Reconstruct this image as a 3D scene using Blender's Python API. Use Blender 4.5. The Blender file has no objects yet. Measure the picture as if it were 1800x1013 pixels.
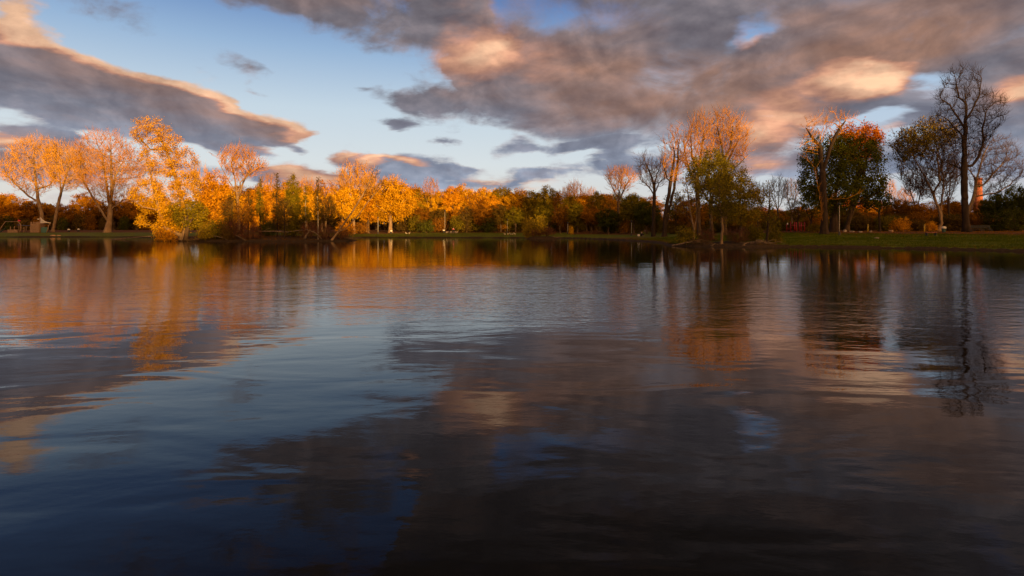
import bpy, math, random, bmesh
import numpy as np
from mathutils import Vector, Matrix

random.seed(7)
RNG = np.random.default_rng(11)
SC = bpy.context.scene
COL = SC.collection
PI = math.pi
CAMH = 2.2            # eye height above the water
HORZ = 402.0          # image row of the horizon, used only to turn measurements into metres

SUN_AZ = math.radians(26)    # sun stands behind the photographer, this far to the right
SUN_EL = math.radians(5.0)


def wx(px, d):
    return (px - 900.0) / 1000.0 * d


def wz(py, d):
    return CAMH + (HORZ - py) / 1000.0 * d


def link(name, me, parent=None):
    o = bpy.data.objects.new(name, me)
    COL.objects.link(o)
    if parent is not None:
        o.parent = parent
    return o


def tag(o, label=None, cat=None, group=None, kind=None):
    if label:
        o['label'] = label
    if cat:
        o['category'] = cat
    if group:
        o['group'] = group
    if kind:
        o['kind'] = kind
    return o


def empty(name, loc, label, cat, group=None, rz=0.0, scale=(1, 1, 1)):
    o = bpy.data.objects.new(name, None)
    o.empty_display_size = 0.3
    COL.objects.link(o)
    o.location = loc
    o.rotation_euler = (0, 0, rz)
    o.scale = scale
    tag(o, label, cat, group)
    return o


def np_mesh(name, verts, faces, mats, midx=None, smooth=True):
    """verts (n,3) array; faces: list of (m,k) int arrays"""
    me = bpy.data.meshes.new(name)
    verts = np.asarray(verts, dtype=np.float32)
    me.vertices.add(len(verts))
    me.vertices.foreach_set('co', verts.ravel())
    tot = []
    loops = []
    for f in faces:
        f = np.asarray(f, dtype=np.int32)
        if len(f) == 0:
            continue
        loops.append(f.ravel())
        tot.append(np.full(len(f), f.shape[1], dtype=np.int32))
    loops = np.concatenate(loops)
    tot = np.concatenate(tot)
    start = np.concatenate([[0], np.cumsum(tot)[:-1]]).astype(np.int32)
    me.loops.add(len(loops))
    me.loops.foreach_set('vertex_index', loops)
    me.polygons.add(len(tot))
    me.polygons.foreach_set('loop_start', start)
    if midx is not None:
        me.polygons.foreach_set('material_index', np.asarray(midx, dtype=np.int32))
    if smooth is True:
        me.polygons.foreach_set('use_smooth', np.ones(len(tot), dtype=bool))
    elif smooth is not False:
        me.polygons.foreach_set('use_smooth', np.asarray(smooth, dtype=bool))
    for m in mats:
        me.materials.append(m)
    me.update(calc_edges=True)
    return me


# ------------------------------------------------------------------ node helpers
class NT:
    def __init__(self, tree):
        self.t = tree
        self.n = tree.nodes
        self.l = tree.links

    def new(self, kind, **kw):
        nd = self.n.new(kind)
        for k, v in kw.items():
            setattr(nd, k, v)
        return nd

    def put(self, sock, v):
        if isinstance(v, bpy.types.NodeSocket):
            self.l.new(v, sock)
        elif v is not None:
            sock.default_value = v

    def math(self, op, a, b=None, c=None, clamp=False):
        nd = self.new('ShaderNodeMath', operation=op, use_clamp=clamp)
        self.put(nd.inputs[0], a)
        if b is not None:
            self.put(nd.inputs[1], b)
        if c is not None:
            self.put(nd.inputs[2], c)
        return nd.outputs[0]

    def add(self, a, b):
        return self.math('ADD', a, b)

    def mul(self, a, b):
        return self.math('MULTIPLY', a, b)

    def mad(self, a, b, c):
        return self.math('MULTIPLY_ADD', a, b, c)

    def smooth(self, v, lo, hi, olo=0.0, ohi=1.0, kind='SMOOTHSTEP'):
        nd = self.new('ShaderNodeMapRange', interpolation_type=kind)
        nd.clamp = True
        self.put(nd.inputs[0], v)
        self.put(nd.inputs[1], lo)
        self.put(nd.inputs[2], hi)
        self.put(nd.inputs[3], olo)
        self.put(nd.inputs[4], ohi)
        return nd.outputs[0]

    def xyz(self, x, y, z=0.0):
        nd = self.new('ShaderNodeCombineXYZ')
        self.put(nd.inputs[0], x)
        self.put(nd.inputs[1], y)
        self.put(nd.inputs[2], z)
        return nd.outputs[0]

    def sep(self, v):
        nd = self.new('ShaderNodeSeparateXYZ')
        self.put(nd.inputs[0], v)
        return nd.outputs

    def noise(self, vec, scale, detail=4.0, rough=0.55, lac=2.0, dist=0.0, dim='3D'):
        nd = self.new('ShaderNodeTexNoise', noise_dimensions=dim)
        if vec is not None:
            self.put(nd.inputs['Vector'], vec)
        nd.inputs['Scale'].default_value = scale
        nd.inputs['Detail'].default_value = detail
        nd.inputs['Roughness'].default_value = rough
        nd.inputs['Lacunarity'].default_value = lac
        nd.inputs['Distortion'].default_value = dist
        return nd

    def mix(self, f, a, b, mode='MIX'):
        nd = self.new('ShaderNodeMix', data_type='RGBA', blend_type=mode)
        nd.clamp_factor = True
        self.put(nd.inputs[0], f)
        self.put(nd.inputs[6], a)
        self.put(nd.inputs[7], b)
        return nd.outputs[2]

    def mapping(self, vec, loc=(0, 0, 0), rot=(0, 0, 0), scale=(1, 1, 1), kind='POINT'):
        nd = self.new('ShaderNodeMapping', vector_type=kind)
        self.put(nd.inputs[0], vec)
        if kind in ('POINT', 'TEXTURE'):
            nd.inputs[1].default_value = loc
        nd.inputs[2].default_value = rot
        nd.inputs[3].default_value = scale
        return nd.outputs[0]

    def ramp(self, fac, stops, interp='LINEAR'):
        nd = self.new('ShaderNodeValToRGB')
        nd.color_ramp.interpolation = interp
        el = nd.color_ramp.elements
        while len(el) < len(stops):
            el.new(0.5)
        for e, (p, c) in zip(el, stops):
            e.position = p
            e.color = (c[0], c[1], c[2], 1.0)
        self.put(nd.inputs[0], fac)
        return nd.outputs[0]

    def curve(self, fac, pts, handle='AUTO'):
        nd = self.new('ShaderNodeFloatCurve')
        cv = nd.mapping.curves[0]
        while len(cv.points) < len(pts):
            cv.points.new(0.5, 0.5)
        for p, (x, y) in zip(cv.points, pts):
            p.location = (x, y)
            p.handle_type = handle
        nd.mapping.update()
        self.put(nd.inputs[1], fac)
        return nd.outputs[0]


def lin(r, g, b):
    f = lambda c: ((c / 255.0 + 0.055) / 1.055) ** 2.4 if c > 10 else c / 255.0 / 12.92
    return (f(r), f(g), f(b), 1.0)
# ------------------------------------------------------------------ sky, clouds, sun
def azel(px, py):
    u = (px - 900) / 1000.0
    v = (402 - py) / 1000.0
    a = math.atan(u)
    return a, math.atan(v * math.cos(a))


EXPO = 0.72
SKYK = 0.9 * 2.0 ** -EXPO


def build_world():
    w = bpy.data.worlds.new('World')
    SC.world = w
    w.use_nodes = True
    t = NT(w.node_tree)
    t.n.clear()
    tc = t.new('ShaderNodeTexCoord')
    D = tc.outputs['Generated']
    x, y, z = t.sep(D)
    az = t.math('ARCTAN2', x, y)
    zc = t.math('MAXIMUM', z, 0.0)
    el = t.math('ARCSINE', zc)
    inv = t.math('DIVIDE', 1.0, t.add(zc, 0.11))
    P = t.xyz(t.mul(x, inv), t.mul(y, inv), 0.0)           # where the ray meets the cloud deck

    # ragged edges: wobble of the cloud outlines
    W = t.noise(P, 1.35, 5.0, 0.58)
    wr, wg, wb = t.sep(W.outputs['Color'])
    amp = t.mad(el, 0.36, 0.022)
    az2 = t.mad(t.math('SUBTRACT', wr, 0.5), t.mul(amp, 1.9), az)
    el2 = t.mad(t.math('SUBTRACT', wg, 0.5), amp, el)
    Q = t.xyz(az2, el2, 0.0)
    F1 = t.noise(P, 2.3, 9.0, 0.6)                          # billows
    f1 = F1.outputs['Fac']
    P2 = t.mapping(P, loc=(0.10, -0.12, 0.0))
    f2 = t.noise(P2, 2.3, 4.0, 0.55).outputs['Fac']         # the same billows a step towards the sun
    PS = t.mapping(P, scale=(1.0, 0.32, 1.0), rot=(0, 0, math.radians(8)))
    f3 = t.noise(PS, 1.5, 6.0, 0.55).outputs['Fac']         # long streets

    A0 = t.xyz(az, t.mul(el, 1.55), 0.0)
    f4 = t.noise(A0, 9.0, 7.0, 0.62, dist=0.3).outputs['Fac']        # wisps at the cloud edges
    f5 = t.noise(t.mapping(A0, rot=(0, 0, math.radians(-14)), scale=(0.8, 1.6, 1)), 5.0, 5.0, 0.55).outputs['Fac']

    def blobs(lst):
        s = None
        for (px, py, rx, ry, ang, wgt) in lst:
            a, e = azel(px, py)
            c = math.cos(a)
            mp = t.mapping(Q, loc=(a, e, 0), rot=(0, 0, math.radians(ang)),
                           scale=(rx * c * c / 1000, ry * c / 1000, 1), kind='TEXTURE')
            g = t.new('ShaderNodeTexGradient', gradient_type='SPHERICAL')
            t.put(g.inputs[0], mp)
            s = t.mul(g.outputs['Fac'], wgt) if s is None else t.mad(g.outputs['Fac'], wgt, s)
        return s

    def edge(pts):
        """elevation of an outline as a function of azimuth"""
        a2 = t.smooth(az2, -1.6, 1.6, 0.0, 1.0, 'LINEAR')
        cp = []
        for px, py in pts:
            a, e = azel(px, py)
            cp.append(((a + 1.6) / 3.2, e / 0.8))
        cp = [(0.0, cp[0][1])] + cp + [(1.0, cp[-1][1])]
        return t.mul(t.curve(a2, cp), 0.8)

    # the long wedge of cloud on the left
    up = edge([(-260, -60), (0, 14), (60, 26), (110, 48), (200, 80), (275, 104), (330, 126), (400, 152), (445, 176), (490, 194), (530, 206), (562, 218)])
    lo = edge([(-260, 175), (0, 200), (50, 215), (110, 238), (200, 246), (300, 256), (380, 274), (450, 276), (510, 262), (535, 240), (562, 218)])
    du = t.math('SUBTRACT', up, el2)
    dl = t.math('SUBTRACT', el2, lo)
    # the sharp upper rim, and the softer underside
    wedge = t.mul(t.smooth(du, -0.004, 0.030), t.smooth(dl, -0.012, 0.030))
    # the wide deck on the right
    lo2 = edge([(640, -190), (690, -30), (760, 66), (780, 116), (810, 166), (830, 211), (880, 248), (960, 270), (1060, 276), (1170, 272), (1260, 288), (1400, 272), (1560, 225), (1700, 270), (1800, 310), (2100, 330)])
    deck = t.smooth(t.math('SUBTRACT', el2, lo2), -0.015, 0.06)

    dens = blobs([
        # top edge cloud, left of the middle
        (590, 5, 190, 70, -8, 1.15), (500, -40, 260, 60, 0, 0.8), (770, 30, 110, 95, -20, 1.2), (870, 60, 130, 70, 0, 0.5),
        (840, 110, 150, 70, 0, 0.7),
        # dark tongue and its neighbours
        (735, 183, 85, 42, 0, 1.5), (830, 190, 90, 55, 0, 0.9), (680, 216, 48, 17, -14, 1.3), (655, 148, 45, 20, 0, 0.75),
        (785, 254, 36, 12, 0, 0.9), (450, 108, 60, 26, -20, 0.6), (475, 150, 36, 15, -20, 0.45),
        (215, 14, 150, 40, 0, 0.65), (20, 12, 70, 40, -20, 1.1),
        # little clouds over the middle
        (905, 258, 50, 18, 0, 0.9), (985, 268, 60, 24, 0, 1.1), (930, 262, 40, 14, -10, 0.4), (868, 268, 40, 24, 0, 0.5), (1070, 256, 90, 22, 0, 1.2),
        (1090, 286, 60, 26, 0, 1.2), (1020, 303, 110, 20, 0, 1.15), (935, 310, 70, 15, 0, 0.95), (900, 325, 140, 14, 0, 0.7),
        (1180, 290, 110, 24, 0, 0.8),
        # low bank over the left wood
        (735, 294, 110, 32, 0, 1.6), (640, 288, 70, 28, 8, 1.1), (600, 275, 42, 16, 12, 1.0), (820, 300, 70, 20, 0, 1.1), (700, 322, 240, 26, 0, 1.1),
        (480, 310, 140, 26, 0, 1.1), (550, 320, 120, 26, 0, 1.0), (515, 268, 24, 16, 0, 0.9), (420, 268, 90, 20, -12, 0.8),
        # far left
        (30, 232, 120, 30, -6, 1.5), (110, 248, 60, 20, -16, 0.9), (0, 285, 260, 50, 0, 1.4), (170, 300, 160, 40, 0, 0.9), (320, 300, 120, 30, 0, 0.8),
        # lower right
        (1460, 160, 170, 80, 8, 0.9), (1330, 240, 130, 90, 0, 0.8), (1350, 290, 170, 26, 0, 0.9), (1640, 200, 170, 60, 10, 1.0), (1760, 150, 130, 60, 10, 0.9),
        (1600, 275, 200, 45, 0, 0.8), (1780, 260, 180, 90, 0, 1.2), (1480, 300, 150, 40, 0, 1.0), (1250, 320, 200, 22, 0, 0.9),
        # openings
        (1334, 34, 66, 36, 20, -0.78), (1050, 14, 170, 40, 0, -0.35), (930, 26, 130, 42, 0, -0.6), (1590, 138, 85, 26, -12, -1.0), (1530, 195, 120, 22, 8, -1.1), (1640, 228, 90, 18, 0, -0.9),
        (860, 22, 60, 34, 0, -0.4), (1350, 205, 80, 14, 0, -0.8), (1270, 306, 110, 12, 0, -1.0), (1340, 318, 60, 12, 0, -0.9), (1440, 214, 90, 14, 0, -0.8),
    ])
    nz = t.mad(t.math('SUBTRACT', f1, 0.5), 1.2, t.mul(t.math('SUBTRACT', f3, 0.5), 0.7))
    nz = t.mad(t.math('SUBTRACT', f4, 0.5), 2.6, nz)
    # overhead and behind: broken cover
    high = t.mul(t.smooth(el, 0.36, 0.60), t.smooth(t.mad(az, 0.3, t.add(f3, t.mul(t.math('SUBTRACT', f4, 0.5), 1.5))), 0.28, 0.72))
    behind = t.mul(t.smooth(t.math('ABSOLUTE', az), 0.9, 1.3), t.smooth(f3, 0.42, 0.62))
    base = t.math('MAXIMUM', t.mul(wedge, 1.35), t.mul(deck, 0.95))
    base = t.math('MAXIMUM', base, t.math('MAXIMUM', t.mul(high, 0.9), t.mul(behind, 0.8)))
    rim_soft = t.smooth(base, 0.1, 1.3, 0.72, 0.34)        # thick cloud is eaten less by the noise
    dn = t.add(t.add(base, dens), t.mul(nz, rim_soft))
    alpha = t.smooth(dn, 0.20, 0.92)
    thick = t.smooth(dn, 0.55, 1.7)
    # relief of the billows: lit from the viewer's side and below
    B1 = t.noise(A0, 8.5, 7.0, 0.54, dist=0.25).outputs['Fac']
    B2 = t.noise(t.mapping(A0, loc=(0.012, 0.022, 0)), 8.5, 7.0, 0.54, dist=0.25).outputs['Fac']
    relief = t.math('SUBTRACT', B1, B2)

    # where the low sun reaches the cloud
    light = blobs([
        (825, 85, 110, 70, 0, 0.75), (900, 95, 180, 90, 0, 0.34), (870, 62, 60, 20, 0, 0.45), (735, 0, 40, 14, 0, 0.38),
        (1490, 138, 100, 30, 2, 0.83), (1400, 160, 150, 50, 6, 0.38), (1530, 130, 50, 20, 0, 0.52), (1345, 232, 85, 44, 0, 0.68), (1340, 285, 60, 22, 0, 0.60),
        (1390, 195, 80, 24, 0, 0.45), (1580, 225, 34, 14, 0, 0.52), (1800, 150, 80, 40, 10, 0.90), (1790, 170, 110, 40, 0, 0.30), (1430, 205, 40, 16, 0, 0.52),
        (1335, 45, 36, 22, 0, 0.68), (1130, 60, 60, 60, 0, 0.09),
        (520, 243, 36, 12, -8, 0.60), (605, 272, 44, 16, 12, 0.83), (655, 283, 44, 16, 8, 0.90), (700, 280, 70, 12, -8, 0.83), (560, 315, 130, 26, 0, 0.83), (500, 300, 70, 14, 0, 0.45),
        (548, 204, 20, 7, 0, 0.38), (445, 150, 50, 40, -20, 0.38), (300, 115, 80, 22, -24, 0.26), (120, 52, 120, 22, -20, 0.30),
        (10, 243, 90, 16, -8, 0.65), (110, 290, 120, 40, 0, 0.50), (200, 285, 120, 50, 0, 0.40), (10, 15, 50, 22, -20, 0.75),
        (860, 318, 60, 8, 0, 0.60), (960, 332, 60, 14, 0, 0.75), (455, 268, 60, 8, -8, 0.38),
    ])
    brown = blobs([
        (300, 160, 330, 45, -17, 0.45), (480, 220, 130, 45, -12, 0.35), (150, 150, 330, 60, -14, 0.25), (60, 60, 160, 60, -18, 0.20),
        (960, 100, 240, 110, 0, 0.43), (1110, 160, 280, 90, 8, 0.50), (1080, 210, 240, 50, 0, 0.22), (1400, 70, 330, 80, 8, 0.43), (1620, 40, 300, 80, 10, 0.56), (1400, 10, 260, 50, 0, 0.50),
        (1350, 130, 300, 60, 8, 0.43), (1340, 240, 220, 100, 0, 0.56), (1250, 170, 200, 60, 8, 0.37), (1600, 90, 200, 50, 12, 0.43), (1760, 150, 160, 60, 0, 0.37), (0, 270, 220, 70, 0, 0.30),
    ])
    rim = t.mul(t.smooth(du, 0.040, 0.016), t.smooth(az2, -0.80, -0.70))
    rim = t.mul(rim, t.smooth(f4, 0.34, 0.60, 0.55, 1.0))
    rim = t.mul(rim, t.smooth(du, -0.03, -0.008))
    rim = t.mul(rim, t.smooth(az2, -0.31, -0.40, 0.0, 1.0))
    sunside = t.mul(t.math('SUBTRACT', f2, f1), 1.5)
    L = t.add(t.mul(light, t.mad(f1, 1.6, 0.42)), t.mul(rim, 1.7))
    L = t.add(L, t.mul(sunside, t.smooth(t.add(light, t.mul(brown, 0.45)), 0.0, 0.8, 0.28, 1.0)))
    edgeglow = t.mul(t.smooth(dn, 0.95, 0.40), t.smooth(el, 0.03, 0.25, 0.30, 0.16))
    L = t.add(L, edgeglow)
    L = t.math('MAXIMUM', L, 0.0)
    Bn = t.math('MAXIMUM', t.add(brown, t.add(t.mul(t.math('SUBTRACT', f3, 0.5), 0.9), t.mul(t.math('SUBTRACT', f5, 0.5), 1.5))), 0.0)

    cool = t.mix(t.smooth(el, 0.05, 0.26), lin(152, 165, 188), lin(128, 122, 130))
    cool = t.mix(t.smooth(el, 0.33, 0.55), cool, lin(52, 50, 56))
    cool = t.mix(t.mul(thick, 0.24), cool, lin(100, 98, 106))
    warm = t.mix(t.math('MULTIPLY', Bn, 1.2, clamp=True), cool, lin(156, 122, 108))
    peach = t.mix(t.smooth(L, 0.35, 1.25), lin(208, 150, 124), lin(248, 200, 164))
    cloud = t.mix(t.smooth(L, 0.03, 0.72), warm, peach)
    # soft inner modelling
    cloud = t.mix(1.0, cloud, t.ramp(t.mad(relief, 3.6, 0.5), [(0.0, (0.72, 0.72, 0.75)), (0.5, (1.0, 1.0, 1.0)), (1.0, (1.42, 1.36, 1.30))]), 'MULTIPLY')
    cloud = t.mix(1.0, cloud, t.ramp(f1, [(0.28, (0.91, 0.91, 0.92)), (0.72, (1.08, 1.07, 1.06))]), 'MULTIPLY')

    sky = t.new('ShaderNodeTexSky', sky_type='NISHITA')
    sky.sun_disc = False
    sky.sun_elevation = SUN_EL
    sky.sun_rotation = PI - SUN_AZ
    sky.air_density = 1.0
    sky.dust_density = 0.6
    sky.ozone_density = 1.6
    # clear air: the physical sky, opened up towards the horizon by thin high haze
    veil = t.ramp(t.smooth(el, 0.0, 0.55, 0.0, 1.0, 'LINEAR'), [
        (0.0, lin(238, 228, 218)), (0.10, lin(236, 234, 230)), (0.20, lin(232, 240, 244)), (0.36, lin(212, 230, 244)), (0.53, lin(162, 194, 230)), (0.68, lin(104, 144, 204)), (1.0, lin(44, 68, 124))])
    veil = t.mix(t.smooth(az, -0.1, 0.75, 0.0, 0.55), veil, t.mix(1.0, veil, (0.62, 0.74, 0.94, 1), 'MULTIPLY'))
    clear = t.mix(0.92, t.mix(1.0, sky.outputs[0], (0.10, 0.10, 0.10, 1), 'MULTIPLY'), veil)
    col = t.mix(alpha, clear, cloud)
    # the bright evening sky round the low sun, behind the viewer
    sd = (math.sin(SUN_AZ) * math.cos(SUN_EL), -math.cos(SUN_AZ) * math.cos(SUN_EL), math.sin(SUN_EL))
    dp = t.new('ShaderNodeVectorMath', operation='DOT_PRODUCT')
    t.put(dp.inputs[0], D)
    dp.inputs[1].default_value = sd
    glow = t.smooth(dp.outputs['Value'], 0.15, 1.0)
    glow = t.mul(glow, t.smooth(el, 0.9, 0.15, 0.25, 1.0))
    col = t.mix(glow, col, (4.6, 2.5, 0.95, 1))
    col = t.mix(1.0, col, (SKYK, SKYK, SKYK, 1), 'MULTIPLY')
    # below the horizon there is only ground
    bg = t.new('ShaderNodeBackground')
    t.put(bg.inputs[0], col)
    bg.inputs[1].default_value = 1.0
    out = t.new('ShaderNodeOutputWorld')
    t.l.new(bg.outputs[0], out.inputs[0])
    w.cycles.sampling_method = 'MANUAL'
    w.cycles.sample_map_resolution = 512


def build_sun():
    L = bpy.data.lights.new('sun', 'SUN')
    L.energy = 5.0
    L.angle = math.radians(0.6)
    L.color = (1.0, 0.62, 0.22)
    o = bpy.data.objects.new('sun', L)
    COL.objects.link(o)
    d = Vector((math.sin(SUN_AZ) * math.cos(SUN_EL), -math.cos(SUN_AZ) * math.cos(SUN_EL), math.sin(SUN_EL)))
    o.rotation_euler = d.to_track_quat('Z', 'Y').to_euler()
    o.location = d * 60


SKY_ONLY = False


def build_camera():
    c = bpy.data.cameras.new('camera')
    c.sensor_width = 36.0
    c.lens = 20.0
    c.shift_y = -(506.5 - 402.0) / 1800.0
    c.clip_start = 0.1
    c.clip_end = 6000
    o = bpy.data.objects.new('camera', c)
    COL.objects.link(o)
    o.location = (0, 0, CAMH)
    o.rotation_euler = (PI / 2, 0, 0)
    SC.camera = o


build_world()
build_sun()
build_camera()
SC.view_settings.view_transform = 'Standard'
SC.view_settings.look = 'None'
SC.view_settings.exposure = EXPO
SC.view_settings.gamma = 1.0
SC.cycles.max_bounces = 5
SC.cycles.diffuse_bounces = 2
SC.cycles.glossy_bounces = 3
SC.cycles.transmission_bounces = 2
SC.cycles.use_denoising = True
SC.cycles.sample_clamp_direct = 8.0
SC.cycles.sample_clamp_indirect = 3.0
SC.cycles.caustics_reflective = False
SC.cycles.caustics_refractive = False
# ------------------------------------------------------------------ water
def water_material():
    m = bpy.data.materials.new('lake water')
    m.use_nodes = True
    t = NT(m.node_tree)
    b = m.node_tree.nodes['Principled BSDF']
    b.inputs['Base Color'].default_value = (0.010, 0.011, 0.012, 1)
    b.inputs['Roughness'].default_value = 0.0
    b.inputs['IOR'].default_value = 1.333
    b.inputs['Specular IOR Level'].default_value = 0.36
    tc = t.new('ShaderNodeTexCoord')
    p = tc.outputs['Object']
    x, y, z = t.sep(p)
    # breeze: a band of small ripples across the middle of the lake, calm below the banks
    patch = t.noise(t.mapping(p, scale=(0.018, 0.05, 1)), 1.0, 3.0, 0.5).outputs['Fac']
    yb = t.mad(t.math('SUBTRACT', patch, 0.5), 26.0, t.mad(x, 0.12, y))
    far = t.smooth(yb, 22.0, 40.0, 1.0, 0.07)
    near = t.smooth(yb, 8.0, 18.0, 0.0, 1.0)
    breeze = t.mul(far, near)
    rip = t.noise(t.mapping(p, scale=(1.7, 3.0, 1), rot=(0, 0, math.radians(8))), 1.0, 4.0, 0.55, dist=0.4).outputs['Fac']
    rip2 = t.noise(t.mapping(p, scale=(0.9, 1.5, 1), rot=(0, 0, math.radians(-14))), 1.0, 2.0, 0.5).outputs['Fac']
    swell = t.noise(t.mapping(p, scale=(0.32, 0.75, 1), rot=(0, 0, math.radians(-10))), 1.0, 2.5, 0.45, dist=0.6).outputs['Fac']
    rip3 = t.noise(t.mapping(p, scale=(4.2, 7.5, 1), rot=(0, 0, math.radians(4))), 1.0, 3.0, 0.5).outputs['Fac']
    h = t.mul(rip, t.mad(breeze, 0.010, 0.0011))
    h = t.add(h, t.mul(rip2, t.mad(breeze, 0.008, 0.0018)))
    h = t.add(h, t.mul(rip3, t.mad(breeze, 0.0080, 0.0008)))
    h = t.add(h, t.mul(swell, t.smooth(y, 3.0, 40.0, 0.024, 0.010)))
    bp = t.new('ShaderNodeBump')
    bp.inputs['Strength'].default_value = 1.0
    bp.inputs['Distance'].default_value = 1.0
    if 'Filter Width' in bp.inputs:
        bp.inputs['Filter Width'].default_value = 0.1
    t.put(bp.inputs['Height'], h)
    t.l.new(bp.outputs[0], b.inputs['Normal'])
    return m


def build_water():
    xs = np.array([-900, -300, -150, -60, -20, 0, 20, 60, 150, 300, 900.0])
    ys = np.array([-12, 0, 6, 15, 30, 60, 100, 150, 220.0])
    X, Y = np.meshgrid(xs, ys)
    V = np.stack([X.ravel(), Y.ravel(), np.zeros(X.size)], 1)
    n = len(xs)
    F = [[j * n + i, j * n + i + 1, (j + 1) * n + i + 1, (j + 1) * n + i] for j in range(len(ys) - 1) for i in range(n - 1)]
    o = link('water', np_mesh('water', V, [np.array(F)], [water_material()]))
    tag(o, kind='structure')


build_water()
# ------------------------------------------------------------------ ground
SHORE = np.array([  # lake outline, metres, counter-clockwise from the near left
    (-230, -3), (-60, -2.5), (0, -1.2), (30, -2), (56, 0), (61, 22), (56, 40), (49.5, 53), (46, 59), (41.5, 63.5), (36, 66.5), (33.5, 67.5),
    (32.0, 68.2), (30, 67.4), (27.5, 66.8), (25, 67.6), (22.8, 69.5), (21.0, 72), (20.2, 75), (21.5, 79), (22.6, 86), (22.5, 95), (20.5, 108), (17, 121), (13, 130), (0, 134.5),
    (-14, 136.5), (-30, 137), (-48, 139), (-70, 143), (-94, 146), (-132, 147), (-165, 140), (-200, 118), (-235, 70), (-250, 20)], float)
ISLE = np.array([(-71, 121), (-66.5, 116), (-64.5, 108), (-62.5, 101), (-57, 98.6), (-50, 97.8), (-43, 97.2), (-37, 97.4), (-32, 98.2), (-28.5, 100), (-28.2, 103.5), (-31, 108), (-36, 112), (-45, 116), (-55, 119), (-64, 122)], float)
MOUND = np.array([(2.6, 121), (5, 119.6), (8, 120), (10.2, 121.5), (9.6, 123.6), (6.4, 124.6), (3.4, 123.6)], float)


def smooth_poly(p, it=2):
    for _ in range(it):
        q = np.roll(p, -1, 0)
        p = np.stack([0.75 * p + 0.25 * q, 0.25 * p + 0.75 * q], 1).reshape(-1, 2)
    return p


def signed(poly, x, y):
    """distance to the outline, positive inside it"""
    x = np.asarray(x, float)
    y = np.asarray(y, float)
    best = np.full(x.shape, 1e18)
    inside = np.zeros(x.shape, bool)
    n = len(poly)
    for i in range(n):
        ax, ay = poly[i]
        bx, by = poly[(i + 1) % n]
        ex, ey = bx - ax, by - ay
        k = np.clip(((x - ax) * ex + (y - ay) * ey) / (ex * ex + ey * ey + 1e-12), 0, 1)
        d = (x - ax - k * ex) ** 2 + (y - ay - k * ey) ** 2
        best = np.minimum(best, d)
        if ay != by:
            cr = ((ay > y) != (by > y)) & (x < (bx - ax) * (y - ay) / (by - ay) + ax)
            inside ^= cr
    d = np.sqrt(best)
    return np.where(inside, d, -d)


SHORE_S = smooth_poly(SHORE)
ISLE_S = smooth_poly(ISLE)
MOUND_S = smooth_poly(MOUND)


def sstep(a, b, v):
    k = np.clip((v - a) / (b - a), 0, 1)
    return k * k * (3 - 2 * k)


def wob(x, y, s=1.0):
    return (np.sin(x * 0.9 * s + 1.3 * np.sin(y * 0.7 * s)) + np.sin(y * 1.1 * s + 1.7 * np.sin(x * 0.6 * s + 2)) + np.sin((x + y) * 2.3 * s) * 0.5) / 2.5


def ground_z(x, y):
    x = np.asarray(x, float)
    y = np.asarray(y, float)
    dl = -signed(SHORE_S, x, y) + 0.35 * wob(x, y, 0.8)        # + on land
    di = signed(ISLE_S, x, y) + 0.5 * wob(x, y, 0.9)
    dm = signed(MOUND_S, x, y) + 0.2 * wob(x, y, 1.5)
    land = 0.26 * sstep(-0.25, 0.35, dl) + 0.50 * sstep(0.3, 12, dl) + 0.92 * sstep(10, 40, dl) + 1.2 * sstep(60, 300, dl)
    land = land + 0.03 * wob(x, y, 0.5) * sstep(0.5, 3, dl)
    isl = 0.26 * sstep(-0.25, 0.5, di) + 0.62 * sstep(0.3, 6, di) + 0.06 * wob(x, y, 1.1) * sstep(0.3, 2, di)
    md = 0.22 * sstep(-0.2, 0.3, dm) + 0.35 * sstep(0.2, 1.6, dm)
    bed = -0.75
    top = np.maximum(np.maximum(land * (dl > -0.25), isl * (di > -0.25)), md * (dm > -0.2))
    dmx = np.maximum(np.maximum(dl, di), dm)
    return np.where(dmx > -0.25, top - 0.06 * sstep(0.2, -0.25, dmx), np.maximum(bed, -0.06 + 0.22 * (dmx + 0.25)))


def gz(x, y):
    return float(ground_z(np.array([x]), np.array([y]))[0])


def ground_material():
    m = bpy.data.materials.new('park ground')
    m.use_nodes = True
    t = NT(m.node_tree)
    b = m.node_tree.nodes['Principled BSDF']
    b.inputs['Roughness'].default_value = 0.95
    b.inputs['Specular IOR Level'].default_value = 0.15
    p = t.new('ShaderNodeTexCoord').outputs['Object']
    at = t.new('ShaderNodeAttribute', attribute_name='cover').outputs['Color']
    litter, mud, _ = t.sep(at)
    n1 = t.noise(p, 0.22, 5.0, 0.6).outputs['Fac']
    n2 = t.noise(p, 3.2, 4.0, 0.7).outputs['Fac']
    n3 = t.noise(p, 0.9, 3.0, 0.6).outputs['Fac']
    grass = t.ramp(n3, [(0.3, (0.060, 0.080, 0.004)), (0.55, (0.10, 0.12, 0.006)), (0.75, (0.15, 0.15, 0.009))])
    leaf = t.ramp(n2, [(0.3, (0.045, 0.020, 0.007)), (0.5, (0.11, 0.045, 0.013)), (0.7, (0.20, 0.085, 0.022))])
    earth = t.ramp(n2, [(0.3, (0.022, 0.014, 0.009)), (0.7, (0.065, 0.040, 0.024))])
    lf = t.smooth(t.add(litter, t.mad(n1, 0.7, t.mul(n2, 0.5))), 0.85, 1.25)
    c = t.mix(lf, grass, leaf)
    c = t.mix(t.smooth(t.add(mud, t.mad(n2, 0.5, -0.25)), 0.35, 0.65), c, earth)
    t.put(b.inputs['Base Color'], c)
    bp = t.new('ShaderNodeBump')
    bp.inputs['Strength'].default_value = 0.8
    bp.inputs['Distance'].default_value = 0.12
    t.put(bp.inputs['Height'], n2)
    t.l.new(bp.outputs[0], b.inputs['Normal'])
    return m


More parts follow.
